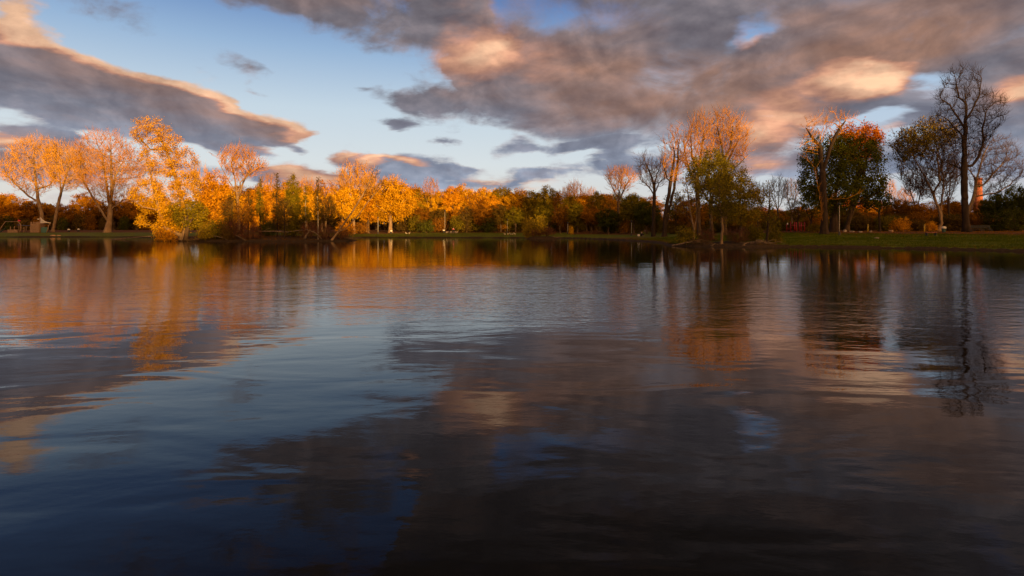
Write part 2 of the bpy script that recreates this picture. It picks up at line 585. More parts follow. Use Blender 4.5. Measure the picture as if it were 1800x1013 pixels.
def build_ground():
    xs = np.concatenate([[-4000, -2000, -1000, -600, -420, -320, -260], np.arange(-230, -75, 2.5), np.arange(-75, 64, 0.7), np.arange(64, 130, 3.0), [140, 170, 220, 300, 450, 700, 1200, 2200, 4000]])
    ys = np.concatenate([[-4000, -1500, -600, -250, -120, -60, -25], np.arange(-12, 40, 3.0), np.arange(40, 52, 1.5), np.arange(52, 128, 0.6), np.arange(128, 150, 0.9), np.arange(150, 190, 2.5), [200, 230, 280, 360, 500, 800, 1400, 2400, 4200]])
    X, Y = np.meshgrid(xs, ys)
    Z = ground_z(X.ravel(), Y.ravel())
    V = np.stack([X.ravel(), Y.ravel(), Z], 1)
    n = len(xs)
    jj, ii = np.meshgrid(np.arange(len(ys) - 1), np.arange(n - 1), indexing='ij')
    a = (jj * n + ii).ravel()
    F = np.stack([a, a + 1, a + n + 1, a + n], 1)
    me = np_mesh('ground', V, [F], [ground_material()])
    x, y = V[:, 0], V[:, 1]
    dl = -signed(SHORE_S, x, y)
    di = signed(ISLE_S, x, y)
    dm = signed(MOUND_S, x, y)
    lit = np.zeros(len(V))
    # leaf carpet under the woods, open lawn by the water
    lawn_w = np.where(x > 30, 26, np.where(x > 15, 11, 20.0))
    lit = sstep(lawn_w - 3, lawn_w + 6, dl)
    lit = np.maximum(lit, 0.75 * np.exp(-((x - 22) ** 2) / 60 - ((y - 98) ** 2) / 500))
    lit = np.maximum(lit, 0.9 * np.exp(-((x + 38) ** 2) / 120 - ((y - 160) ** 2) / 90))
    lit = np.where(di > -1, 0.9, lit)
    mud = np.maximum(sstep(0.9, 0.1, dl) * (dl > -3), 0)
    mud = np.maximum(mud, (di > -1) * (0.55 + 0.45 * sstep(2.5, 0.3, di)))
    mud = np.maximum(mud, (dm > -1) * 0.8)
    prom = np.exp(-((x - 26.5) ** 2) / 30 - ((y - 70) ** 2) / 14)
    mud = np.maximum(mud, np.clip(1.5 * prom, 0, 0.9))
    mud = np.where((dl < 0) & (di < 0) & (dm < 0), 1.0, mud)
    ca = me.color_attributes.new('cover', 'FLOAT_COLOR', 'POINT')
    buf = np.stack([lit, mud, np.zeros(len(V)), np.ones(len(V))], 1).astype(np.float32)
    ca.data.foreach_set('color', buf.ravel())
    o = link('ground', me)
    tag(o, kind='structure')


build_ground()
# ------------------------------------------------------------------ materials for plants
def bark_material(name, c1, c2, scale=3.0):
    m = bpy.data.materials.new(name)
    m.use_nodes = True
    t = NT(m.node_tree)
    b = m.node_tree.nodes['Principled BSDF']
    b.inputs['Roughness'].default_value = 0.9
    b.inputs['Specular IOR Level'].default_value = 0.15
    p = t.new('ShaderNodeTexCoord').outputs['Object']
    n = t.noise(t.mapping(p, scale=(scale, scale, scale * 0.22)), 1.0, 5.0, 0.65).outputs['Fac']
    t.put(b.inputs['Base Color'], t.ramp(n, [(0.3, c1), (0.68, c2)]))
    bp = t.new('ShaderNodeBump')
    bp.inputs['Strength'].default_value = 0.7
    bp.inputs['Distance'].default_value = 0.08
    t.put(bp.inputs['Height'], n)
    t.l.new(bp.outputs[0], b.inputs['Normal'])
    return m


def leaf_material(name, cols, trans=0.35, patch=0.28):
    """cols: three colours from the dullest to the brightest leaf of this kind of tree"""
    m = bpy.data.materials.new(name)
    m.use_nodes = True
    t = NT(m.node_tree)
    t.n.clear()
    g = t.new('ShaderNodeNewGeometry')
    p = t.new('ShaderNodeTexCoord').outputs['Object']
    n = t.noise(p, patch, 3.0, 0.6).outputs['Fac']
    oi = t.new('ShaderNodeObjectInfo').outputs['Random']
    v = t.mad(g.outputs['Random Per Island'], 0.55, t.mad(n, 1.1, t.mad(oi, 0.24, -0.47)))
    c = t.ramp(v, [(0.08, cols[0]), (0.5, cols[1]), (0.92, cols[2])])
    d = t.new('ShaderNodeBsdfDiffuse')
    t.put(d.inputs[0], c)
    tr = t.new('ShaderNodeBsdfTranslucent')
    t.put(tr.inputs[0], c)
    mx = t.new('ShaderNodeMixShader')
    mx.inputs[0].default_value = trans
    t.l.new(d.outputs[0], mx.inputs[1])
    t.l.new(tr.outputs[0], mx.inputs[2])
    out = t.new('ShaderNodeOutputMaterial')
    t.l.new(mx.outputs[0], out.inputs[0])
    return m


BARK = {
    'brown': bark_material('brown bark', (0.040, 0.024, 0.013), (0.13, 0.078, 0.042)),
    'pale': bark_material('pale ash bark', (0.11, 0.068, 0.038), (0.30, 0.19, 0.105)),
    'black': bark_material('dark bark', (0.016, 0.010, 0.007), (0.052, 0.031, 0.020)),  # near-black brown for the darkest trunks and limbs
    'birch': bark_material('birch bark', (0.20, 0.16, 0.11), (0.55, 0.47, 0.36), 5.0),
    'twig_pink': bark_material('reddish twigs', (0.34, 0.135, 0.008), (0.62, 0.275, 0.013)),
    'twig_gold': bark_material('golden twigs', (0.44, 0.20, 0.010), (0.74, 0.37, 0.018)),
    'twig_dark': bark_material('dark twigs', (0.055, 0.033, 0.022), (0.13, 0.078, 0.050)),
    'twig_red': bark_material('red brown twigs', (0.075, 0.026, 0.016), (0.17, 0.065, 0.036)),
    'grey': bark_material('weathered grey wood', (0.070, 0.046, 0.030), (0.24, 0.165, 0.11), 6.0),
}
LEAF = {
    'gold': leaf_material('golden leaves', ((0.40, 0.18, 0.006), (0.72, 0.38, 0.010), (0.88, 0.56, 0.030))),
    'amber': leaf_material('amber leaves', ((0.32, 0.125, 0.006), (0.64, 0.28, 0.008), (0.82, 0.42, 0.018))),
    'orange': leaf_material('orange leaves', ((0.36, 0.095, 0.006), (0.66, 0.21, 0.010), (0.84, 0.32, 0.018))),
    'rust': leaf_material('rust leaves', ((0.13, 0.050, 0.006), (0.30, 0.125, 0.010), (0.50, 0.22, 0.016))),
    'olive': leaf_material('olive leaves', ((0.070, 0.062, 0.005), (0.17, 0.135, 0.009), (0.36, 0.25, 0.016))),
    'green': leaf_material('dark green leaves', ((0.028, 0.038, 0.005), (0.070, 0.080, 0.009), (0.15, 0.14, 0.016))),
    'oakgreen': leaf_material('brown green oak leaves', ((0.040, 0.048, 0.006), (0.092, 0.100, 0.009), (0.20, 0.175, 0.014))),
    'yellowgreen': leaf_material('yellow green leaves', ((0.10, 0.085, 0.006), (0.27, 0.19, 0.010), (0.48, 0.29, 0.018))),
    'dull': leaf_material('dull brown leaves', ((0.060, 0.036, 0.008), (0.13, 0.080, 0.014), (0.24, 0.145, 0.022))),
}

UP = np.array([0, 0, 1.0])


def unit(v):
    return v / (np.linalg.norm(v, axis=-1, keepdims=True) + 1e-12)


# ------------------------------------------------------------------ growing a tree
def colonize(seeds, pts, step, infl=1e9, kill=1.6, trop=(0, 0, 0.15), rng=RNG, wander=0.12, maxit=140):
    """seeds: list of (polyline, parent_seed, parent_fraction); returns node positions and parents"""
    P, par = [], []
    ends = []
    for pl, ps, pf in seeds:
        pl = np.asarray(pl, float)
        idx = []
        if ps is None:
            prev = -1
            start = 0
        else:
            prev = ends[ps][int(round(pf * (len(ends[ps]) - 1)))]
            pl = np.vstack([P[prev][None] if isinstance(P[prev], np.ndarray) else np.array([P[prev]]), pl])
            start = 1
        first = True
        for k in range(len(pl) - 1):
            L = np.linalg.norm(pl[k + 1] - pl[k])
            m = max(1, int(round(L / step)))
            for q in range(m + 1):
                if q == 0 and not (first and start == 0):
                    first = False
                    continue
                first = False
                pos = pl[k] + (pl[k + 1] - pl[k]) * (q / m)
                if q > 0:
                    pos = pos + rng.normal(0, step * 0.05, 3)
                P.append(pos)
                par.append(prev)
                prev = len(P) - 1
                idx.append(prev)
        ends.append(idx)
    P = np.array(P)
    par = list(par)
    A = np.array(pts, float)
    trop = np.array(trop)
    nd = np.full(len(A), 1e18)
    nn = np.zeros(len(A), int)

    def upd(new, base):
        nonlocal nd, nn
        for s in range(0, len(new), 64):
            ch = new[s:s + 64]
            d = ((A[:, None, :] - ch[None]) ** 2).sum(2)
            k = d.argmin(1)
            dd = d[np.arange(len(A)), k]
            better = dd < nd
            nd[better] = dd[better]
            nn[better] = base + s + k[better]

    upd(P, 0)
    grown = {}
    for it in range(maxit):
        live = (nd > kill * kill)
        act = live & (nd < infl * infl)
        if act.sum() < 3:
            break
        ids = nn[act]
        vec = unit(A[act] - P[ids])
        u, invi = np.unique(ids, return_inverse=True)
        acc = np.zeros((len(u), 3))
        np.add.at(acc, invi, vec)
        dirs = unit(unit(acc) + trop + rng.normal(0, wander, acc.shape))
        keep = [k for k in range(len(u)) if grown.get(u[k], 0) < 3]
        if not keep:
            break
        for k in keep:
            grown[u[k]] = grown.get(u[k], 0) + 1
        new = P[u[keep]] + dirs[keep] * step
        base = len(P)
        P = np.vstack([P, new])
        par.extend(int(v) for v in u[keep])
        upd(new, base)
        A = A[nd > kill * kill]
        nn = nn[nd > kill * kill]
        nd = nd[nd > kill * kill]
        if len(A) < 3:
            break
    return P, np.array(par)


def radii(P, par, base_r, tip_r=0.016, n=2.3, flare=0.7):
    N = len(P)
    acc = np.zeros(N)
    raw = np.zeros(N)
    main = np.full(N, -1)
    mainv = np.zeros(N)
    t = 0.02 ** n
    for i in range(N - 1, -1, -1):
        if acc[i] == 0:
            acc[i] = t
        raw[i] = acc[i] ** (1 / n)
        p = par[i]
        if p >= 0:
            acc[p] += acc[i]
            if raw[i] > mainv[p]:
                mainv[p] = raw[i]
                main[p] = i
    rb = raw[par < 0].max()
    r = tip_r + (raw - 0.02) / max(rb - 0.02, 1e-6) * (base_r - tip_r)
    z0 = P[par < 0][:, 2].min()
    r = r * (1 + flare * np.exp(-np.maximum(P[:, 2] - z0, 0) / (base_r * 1.6)) * (r > base_r * 0.4))
    return r, main


def tubes(P, par, r, main, sel, k):
    """frusta for the edges in sel (child indices)"""
    sel = np.asarray(sel)
    c = sel
    p = par[sel]
    d = unit(P[c] - P[p])
    gp = par[p]
    dp = np.where((gp >= 0)[:, None], unit(P[p] - P[np.maximum(gp, 0)]), d)
    ismain = main[p] == c
    d0 = np.where(ismain[:, None], dp, d)
    r0 = np.where(ismain, r[p], np.minimum(r[p], r[c] * 1.25))
    r1 = r[c]
    ref = np.array([0.93, 0.31, 0.19])

    def frame(dv):
        a = unit(np.cross(dv, ref))
        b = np.cross(dv, a)
        return a, b
    ang = np.arange(k) * 2 * PI / k
    ca, sa = np.cos(ang), np.sin(ang)
    a0, b0 = frame(d0)
    a1, b1 = frame(d)
    R0 = P[p][:, None] + r0[:, None, None] * (ca[None, :, None] * a0[:, None] + sa[None, :, None] * b0[:, None])
    R1 = P[c][:, None] + r1[:, None, None] * (ca[None, :, None] * a1[:, None] + sa[None, :, None] * b1[:, None])
    V = np.concatenate([R0, R1], 1).reshape(-1, 3)
    base = (np.arange(len(sel)) * 2 * k)[:, None]
    i = np.arange(k)
    j = (i + 1) % k
    F = np.stack([base + i, base + j, base + k + j, base + k + i], 2).reshape(-1, 4)
    return V, F


def spikes(start, dirs, length, r0):
    """thin three-sided twigs ending in a point"""
    n = len(start)
    a = unit(np.cross(dirs, np.array([0.31, 0.93, 0.19])))
    b = np.cross(dirs, a)
    V = np.empty((n, 4, 3))
    for q in range(3):
        th = q * 2 * PI / 3
        V[:, q] = start + r0[:, None] * (math.cos(th) * a + math.sin(th) * b)
    V[:, 3] = start + dirs * length[:, None]
    base = (np.arange(n) * 4)[:, None]
    F = np.concatenate([base + np.array([0, 1, 3]), base + np.array([1, 2, 3]), base + np.array([2, 0, 3])], 0)
    return V.reshape(-1, 3), F


def leaf_quads(C, size, rng, up=0.35, out=0.75):
    n = len(C)
    mid = C.mean(0)
    dv = unit((C - mid) * np.array([1, 1, 0.7]))
    nrm = unit(rng.normal(0, 0.75, (n, 3)) + np.array([0, 0, up]) + dv * out)
    a = unit(np.cross(nrm, rng.normal(0, 1, (n, 3))))
    b = np.cross(nrm, a)
    s = size * rng.uniform(0.6, 1.3, n)
    w = s * rng.uniform(0.45, 0.7, n)
    V = np.stack([C - a * s[:, None] * 0.5, C + b * w[:, None] * 0.5 - a * s[:, None] * 0.05, C + a * s[:, None] * 0.5, C - b * w[:, None] * 0.5 - a * s[:, None] * 0.05], 1)
    base = (np.arange(n) * 4)[:, None]
    return V.reshape(-1, 3), base + np.arange(4)


def tree_meshes(seeds, pts, step=0.6, kill=1.3, base_r=0.3, bark='brown', twig='twig_dark', leaf=None, leaf_n=0, leaf_size=0.3, leaf_sd=0.35,
                twigs=3, twig_len=1.0, twig_r=0.014, sub=2, trop=(0, 0, 0.15), wander=0.12, seed=1, thick=0.07, twig_max_r=0.05, up_bias=0.55,
                leaf_mask=None, tip_r=0.016, flare=0.7, infl=1e9, n=2.3, leaf2=None, leaf2_mask=None):
    rng = np.random.default_rng(seed)
    P, par = colonize(seeds, pts, step, infl=infl, kill=kill, trop=trop, rng=rng, wander=wander)
    r, main = radii(P, par, base_r, tip_r, n, flare)
    kids = np.where(par >= 0)[0]
    big = kids[r[kids] >= thick]
    small = kids[r[kids] < thick]
    if len(big) == 0:
        big, small = small[:2], small[2:]
    V1, F1 = tubes(P, par, r, main, big, 7)
    trunk = np_mesh('trunk', V1, [F1], [BARK[bark]])
    VV, F4, F3, mi4, mi3, sm4 = [], [], [], [], [], []
    off = 0
    if len(small):
        V, F = tubes(P, par, r, main, small, 4)
        VV.append(V)
        F4.append(F)
        mi4.append(np.zeros(len(F), int))
        sm4.append(np.ones(len(F), bool))
        off += len(V)
    thin = np.where((r < twig_max_r) & (par >= 0))[0]
    tipsP = P[thin]
    if twigs > 0 and len(thin):
        idx = np.repeat(thin, twigs)
        pd = unit(P[idx] - P[par[idx]])
        f = rng.uniform(0, 1, len(idx))[:, None]
        s = P[idx] * f + P[par[idx]] * (1 - f)
        d = unit(pd * 0.9 + rng.normal(0, 0.55, pd.shape) + UP * up_bias)
        L = twig_len * rng.uniform(0.45, 1.25, len(idx))
        rr = np.full(len(idx), twig_r)
        V, F = spikes(s, d, L, rr)
        VV.append(V)
        F3.append(F + off)
        off += len(V)
        tipsP = np.vstack([tipsP, s + d * (L * 0.7)[:, None]])
        if sub > 0:
            ii = np.repeat(np.arange(len(idx)), sub)
            f2 = rng.uniform(0.25, 0.8, len(ii))
            s2 = s[ii] + d[ii] * (L[ii] * f2)[:, None]
            d2 = unit(d[ii] + rng.normal(0, 0.45, (len(ii), 3)) + UP * up_bias * 0.5)
            L2 = L[ii] * rng.uniform(0.35, 0.75, len(ii))
            V, F = spikes(s2, d2, L2, np.full(len(ii), twig_r * 0.75))
            VV.append(V)
            F3.append(F + off)
            off += len(V)
        mi3 = [np.zeros(len(F), int) for F in F3]
    mats = [BARK[twig]]
    if leaf and leaf_n > 0:
        cand = tipsP
        if leaf_mask is not None:
            cand = cand[leaf_mask(cand, rng)]
        if len(cand):
            cen = cand[rng.integers(0, len(cand), leaf_n)] + rng.normal(0, leaf_sd, (leaf_n, 3))
            V, F = leaf_quads(cen, leaf_size, rng)
            VV.append(V)
            F4.append(F + off)
            off += len(V)
            mats.append(LEAF[leaf])
            lm = np.ones(len(F), int)
            if leaf2:
                mats.append(LEAF[leaf2])
                lm[leaf2_mask(cen, rng)] = 2
            mi4.append(lm)
            sm4.append(np.zeros(len(F), bool))
    if not VV:
        return trunk, None, P, r
    f4 = np.concatenate(F4) if F4 else np.zeros((0, 4), int)
    f3 = np.concatenate(F3) if F3 else np.zeros((0, 3), int)
    mi = np.concatenate([np.concatenate(mi4) if mi4 else np.zeros(0, int), np.concatenate(mi3) if len(mi3) else np.zeros(0, int)])
    crown = np_mesh('crown', np.concatenate(VV), [f4, f3], mats, mi, smooth=False)
    return trunk, crown, P, r


def place_tree(name, label, cat, loc, trunk, crown, group=None, rz=0.0, scale=(1, 1, 1)):
    e = empty(name, loc, label, cat, group, rz, scale)
    link('trunk', trunk, e)
    if crown is not None:
        link('crown', crown, e)
    return e


def in_poly(poly, x, y):
    return signed(poly, x, y) > 0


def crown_points(poly_px, d, n, rng, depth=0.9, origin=(0, 0, 0), shell=0.35):
    """points spread through the volume whose outline the photo shows (measured at distance d), local to origin"""
    pp = np.array([[wx(a, d) - origin[0], wz(b, d) - origin[2]] for a, b in poly_px])
    pp = smooth_poly(pp, 1)
    lo, hi = pp.min(0), pp.max(0)
    out = []
    tries = 0
    while sum(len(o) for o in out) < n and tries < 60:
        tries += 1
        c = rng.uniform(lo, hi, (n * 2, 2))
        sd = signed(pp, c[:, 0], c[:, 1])
        c = c[sd > 0]
        sd = sd[sd > 0]
        # width of the outline at each height
        q = depth * np.minimum(sd * 2.2 + 0.4, 0.5 * (hi[0] - lo[0]))
        y = rng.uniform(-1, 1, len(c)) * q
        out.append(np.stack([c[:, 0], y, c[:, 1]], 1))
    return np.concatenate(out)[:n]


def ell_points(parts, n, rng):
    """parts: (cx, cy, cz, rx, ry, rz) lobes"""
    vol = np.array([p[3] * p[4] * p[5] for p in parts])
    cnt = (n * vol / vol.sum()).astype(int) + 1
    out = []
    for p, k in zip(parts, cnt):
        v = unit(rng.normal(0, 1, (k, 3))) * (rng.uniform(0.15, 1, k) ** (1 / 2.2))[:, None]
        out.append(v * np.array(p[3:6]) + np.array(p[0:3]))
    return np.concatenate(out)
# ------------------------------------------------------------------ single trees measured one by one
def key_tree(name, label, px, d, stems, outline, npts, group=None, depth=0.9, seed=1, cat='tree', sink=0.15, **kw):
    x0 = wx(px, d)
    z0 = gz(x0, d) - sink
    rng = np.random.default_rng(seed)
    S = []
    for q, (pl, ps, pf) in enumerate(stems):
        pts = []
        for k, p in enumerate(pl):
            dy = p[2] if len(p) > 2 else 0.0
            pts.append((wx(p[0], d) - x0, dy, wz(p[1], d) - z0))
        if ps is None:
            pts[0] = (pts[0][0], pts[0][1], 0.0)
        S.append((pts, ps, pf))
    A = crown_points(outline, d, npts, rng, depth, (x0, 0, z0))
    tr, cr, P, r = tree_meshes(S, A, seed=seed, **kw)
    return place_tree(name, label, cat, (x0, d, z0), tr, cr, group)


BARE = dict(bark='pale', twig='twig_pink', step=0.7, kill=0.85, twigs=2, twig_len=2.3, twig_r=0.031, sub=4, trop=(0, 0, 0.25), up_bias=0.95, tip_r=0.026, n=1.9)

# --- the three big leafless trees on the far left lawn
key_tree('bare_tree', 'leafless tree with a long limb reaching left, just behind the wooden play fort', 76, 172,
         [([(76, 403), (73, 375), (67, 350), (63, 320), (60, 285)], None, 0), ([(56, 346, -1), (36, 323, -2), (14, 300, -2)], 0, 0.42), ([(78, 325, 2), (90, 295, 3)], 0, 0.6)],
         [(0, 292), (8, 276), (25, 288), (24, 258), (45, 245), (70, 242), (94, 246), (101, 262), (92, 285), (98, 310), (90, 338), (60, 347), (30, 340), (6, 312)], 1444, seed=3, base_r=0.50, **{**BARE, 'twig': 'twig_gold'})
key_tree('bare_tree', 'slender forked leafless tree leaning right, between the play fort and the wide leafless tree', 95, 171,
         [([(93, 402), (100, 370), (107, 340), (116, 310), (122, 285)], None, 0), ([(101, 315, 1), (93, 288, 2)], 0, 0.55), ([(122, 325, -2), (136, 310, -2)], 0, 0.5)],
         [(84, 264), (105, 250), (125, 256), (141, 275), (152, 300), (144, 328), (125, 342), (103, 338), (88, 315), (80, 290)], 1178, seed=4, base_r=0.40, **{**BARE, 'twig': 'twig_gold'})
key_tree('bare_tree', 'wide leafless tree with several stems curving up from one lit foot on the left lawn', 189, 168,
         [([(189, 402), (193, 385), (194, 365), (196, 335), (196, 300), (195, 262)], None, 0), ([(183, 372, -1), (166, 345, -1), (152, 320, -1), (142, 296, 0)], 0, 0.12), ([(182, 348, 2), (173, 310, 3), (166, 268, 3)], 0, 0.25),
          ([(206, 335, -2), (216, 310, -3), (230, 285, -3)], 0, 0.35), ([(212, 352, 1), (235, 345, 2)], 0, 0.28)],
         [(133, 300), (140, 262), (155, 240), (170, 227), (182, 235), (192, 231), (212, 238), (226, 262), (246, 268), (258, 290), (248, 320), (238, 348), (215, 364), (195, 362), (165, 357), (150, 336)], 1900, seed=5, base_r=0.76, **{**BARE, 'twig': 'twig_pink'})

# --- left island
LEAFY = dict(step=0.55, kill=0.95, twigs=2, twig_len=0.8, twig_r=0.013, sub=1, trop=(0, 0, 0.12), tip_r=0.015)
key_tree('poplar_tree', 'tall golden leafed poplar leaning left at the tip of the left island', 316, 100.5,
         [([(322, 421), (326, 405), (325, 385), (322, 360), (316, 335), (305, 300), (292, 262), (276, 232)], None, 0),
          ([(299, 400, -1.5), (292, 370, -2), (285, 340, -2), (275, 310, -1.5), (262, 285, -1)], 0, 0.02), ([(338, 355, 1), (345, 325, 1), (335, 290, 1)], 0, 0.35),
          ([(270, 365, -3), (250, 350, -3)], 1, 0.4), ([(275, 395, -3), (262, 395, -3)], 1, 0.15), ([(258, 262, 1), (238, 240, 1)], 0, 0.85)],
         [(226, 233), (240, 228), (241, 212), (262, 206), (288, 208), (300, 224), (312, 238), (322, 250), (340, 260), (349, 280), (345, 300), (354, 312), (348, 340), (352, 370), (346, 395), (325, 416), (274, 420), (268, 405), (284, 382),
          (264, 372), (248, 394), (242, 378), (252, 362), (233, 350), (230, 334), (250, 318), (260, 300), (254, 278), (238, 256)], 1250, depth=0.75, seed=6, base_r=0.5, bark='pale', twig='pale',
         leaf='gold', leaf_n=46000, leaf_size=0.21, leaf_sd=0.32, **LEAFY)
key_tree('leafy_tree', 'rounded amber tree standing right behind the golden poplar on the left island', 372, 106,
         [([(372, 420), (374, 390), (372, 350), (370, 320)], None, 0), ([(385, 350, 1), (392, 325, 1)], 0, 0.4), ([(360, 360, 1), (352, 335, 1)], 0, 0.4)],
         [(344, 332), (360, 306), (378, 301), (392, 305), (402, 320), (404, 345), (412, 372), (402, 400), (358, 410), (344, 385)], 520, seed=7, base_r=0.28, bark='brown', twig='twig_dark', leaf='amber', leaf_n=13000, leaf_size=0.29, leaf_sd=0.35, **LEAFY)
key_tree('leafy_tree', 'low olive leafed tree in front of the golden poplar foot on the left island', 334, 99,
         [([(327, 422), (330, 395), (330, 370)], None, 0), ([(345, 380, -1), (352, 366, -1)], 0, 0.4), ([(315, 378, -1), (306, 366, -1)], 0, 0.4)],
         [(298, 372), (310, 355), (332, 352), (355, 356), (368, 372), (362, 396), (345, 404), (312, 402), (300, 390)], 340, seed=8, base_r=0.34, bark='brown', twig='twig_dark', leaf='yellowgreen', leaf_n=4200, leaf_size=0.32, leaf_sd=0.3, **LEAFY)
key_tree('bare_tree', 'leafless fan shaped tree glowing pink above the golden wood behind the left island', 420, 128,
         [([(421, 405), (419, 370), (417, 345), (413, 315), (406, 288)], None, 0), ([(427, 312, 1), (442, 288, 1)], 0, 0.55), ([(402, 312, -1), (388, 285, -1)], 0, 0.6), ([(430, 322, -2), (455, 300, -2)], 0, 0.5)],
         [(376, 268), (392, 274), (398, 265), (418, 261), (432, 262), (446, 274), (456, 280), (471, 296), (462, 309), (440, 318), (415, 325), (392, 304)], 1178, seed=9, base_r=0.29, **BARE)
key_tree('leaning_tree', 'thin pale double stemmed tree leaning out right over the end of the left island', 583, 99,
         [([(583, 424), (601, 398), (621, 370), (640, 338), (651, 315), (657, 300)], None, 0), ([(606, 402, .6), (627, 380, .8), (646, 352, 1), (662, 334, 1), (672, 322, 1)], 0, 0.12)],
         [(636, 335), (648, 302), (658, 296), (668, 300), (672, 318), (668, 335), (652, 350), (638, 352)], 437, seed=10, base_r=0.17, **{**BARE, 'twig': 'twig_dark', 'twigs': 3, 'twig_len': 1.0, 'step': 0.6, 'kill': 0.9, 'bark': 'pale', 'twig_r': 0.014})
key_tree('bare_tree', 'leafless dome of upright golden twigs rising behind the thin leaning tree', 624, 150,
         [([(622, 405), (622, 370), (620, 340), (615, 318)], None, 0), ([(632, 345), (642, 315)], 0, 0.4), ([(610, 345, 1), (602, 320, 1)], 0, 0.45)],
         [(588, 322), (598, 300), (614, 290), (630, 289), (646, 295), (661, 308), (670, 332), (655, 352), (600, 352)], 1064, seed=12, base_r=0.32, **{**BARE, 'twig': 'twig_gold'})
key_tree('maple_tree', 'large round golden maple with a lit trunk right of the left island', 688, 158,
         [([(686, 405), (686, 385), (686, 360), (688, 335)], None, 0), ([(672, 368, -1), (660, 350, -1)], 0, 0.35), ([(702, 365, -1), (716, 348, -1)], 0, 0.4), ([(690, 345, 3), (695, 330, 4)], 0, 0.6), ([(678, 372, -3), (668, 362, -5)], 0, 0.4)],
         [(642, 352), (650, 330), (668, 318), (690, 312), (708, 318), (724, 335), (733, 358), (724, 380), (708, 392), (690, 384), (668, 394), (650, 390), (640, 372)], 900, seed=13, base_r=0.5, bark='pale', twig='brown',
         leaf='gold', leaf_n=20000, leaf_size=0.40, leaf_sd=0.45, **{**LEAFY, 'step': 0.75, 'kill': 1.25})

# --- leafless trees right of the middle
key_tree('bare_tree', 'reddish leafless vase shaped tree standing above the dark wood right of the bushy islet', 1088, 146,
         [([(1088, 408), (1087, 375), (1087, 350), (1087, 328)], None, 0), ([(1078, 330, 1), (1070, 312, 1)], 0, 0.7), ([(1098, 328, -1), (1110, 312, -1)], 0, 0.65), ([(1092, 335, 2), (1099, 308, 3)], 0, 0.7)],
         [(1061, 306), (1074, 300), (1088, 296), (1101, 300), (1112, 304), (1122, 307), (1117, 322), (1106, 338), (1095, 348), (1080, 348), (1069, 330)], 1178, seed=14, base_r=0.30, **{**BARE, 'bark': 'brown'})
key_tree('bare_tree', 'black forked leafless tree with few twigs standing on the shore left of the right promontory', 1149, 112,
         [([(1149, 412), (1149, 385), (1150, 355), (1150, 330)], None, 0), ([(1141, 330), (1128, 317)], 0, 0.85), ([(1142, 308, -1), (1133, 290, -1), (1129, 276, -1)], 0, 1.0), ([(1160, 322, 1), (1169, 313, 1)], 0, 0.86), ([(1157, 305, 1), (1166, 288, 1)], 0, 1.0)],
         [(1117, 312), (1122, 286), (1131, 272), (1144, 288), (1158, 286), (1173, 290), (1176, 315), (1160, 338), (1140, 338), (1124, 326)], 684, seed=15, base_r=0.34, **{**BARE, 'bark': 'black', 'twig': 'twig_dark', 'twigs': 3, 'sub': 2})
key_tree('bare_tree', 'dark double trunked tall leafless tree right beside the black forked one', 1170, 108,
         [([(1168, 411), (1169, 380), (1175, 345), (1180, 312), (1186, 270)], None, 0), ([(1176, 378, 1), (1188, 335, 1.5), (1196, 290, 2), (1198, 255, 2)], 0, 0.02), ([(1170, 315, -1), (1164, 290, -1)], 0, 0.65)],
         [(1160, 292), (1166, 255), (1179, 236), (1194, 226), (1206, 245), (1213, 280), (1202, 312), (1180, 330), (1165, 315)], 988, seed=16, base_r=0.44, **{**BARE, 'bark': 'black', 'twig': 'twig_pink'})
key_tree('bare_tree', 'tall leafless tree with a glowing orange top behind the pale stems of the promontory', 1228, 106,
         [([(1230, 409), (1227, 360), (1225, 320), (1231, 280), (1236, 240)], None, 0), ([(1214, 300, 1), (1206, 262, 1)], 0, 0.55), ([(1243, 290, -1), (1250, 262, -1)], 0, 0.6), ([(1222, 275, 2), (1220, 235, 2)], 0, 0.66)],
         [(1193, 272), (1203, 232), (1217, 206), (1236, 200), (1249, 214), (1256, 240), (1260, 272), (1246, 304), (1215, 314), (1199, 298)], 1330, seed=17, base_r=0.40, **{**BARE, 'bark': 'brown'})
key_tree('bare_tree', 'tallest leafless tree of the promontory group with a broad fan of sunlit orange twigs', 1275, 107,
         [([(1275, 409), (1273, 350), (1275, 300), (1270, 262), (1262, 228)], None, 0), ([(1287, 275, 1), (1300, 248, 1)], 0, 0.62), ([(1280, 262, -1), (1284, 228, -1)], 0, 0.72), ([(1293, 290, -2), (1307, 275, -2)], 0, 0.58)],
         [(1248, 216), (1257, 198), (1275, 196), (1290, 210), (1306, 216), (1320, 236), (1312, 256), (1311, 282), (1290, 304), (1265, 298), (1254, 252)], 1444, seed=18, base_r=0.42, **{**BARE, 'bark': 'brown'})

# --- right promontory, close to the water
PROM = dict(step=0.42, kill=0.75, twigs=3, twig_len=0.8, twig_r=0.010, sub=2, trop=(0, 0, 0.12), tip_r=0.012)
key_tree('birch_tree', 'pale multi stemmed young birch nearly leafless on the left part of the promontory', 1219, 72,
         [([(1219, 430), (1220, 405), (1214, 375), (1210, 345), (1206, 318)], None, 0), ([(1226, 382, .4), (1229, 345, .6), (1224, 315, .6)], 0, 0.22), ([(1206, 380, -.5), (1192, 372, -.7), (1178, 379, -.7)], 0, 0.25), ([(1208, 372, .5), (1198, 345, 1)], 0, 0.4)],
         [(1178, 372), (1184, 330), (1200, 302), (1226, 300), (1242, 330), (1238, 372), (1215, 388), (1192, 385)], 430, seed=19, base_r=0.16, bark='pale', twig='twig_dark', leaf='yellowgreen', leaf_n=700, leaf_size=0.20, leaf_sd=0.2, **{**PROM, 'trop': (0, 0, 0.3)})
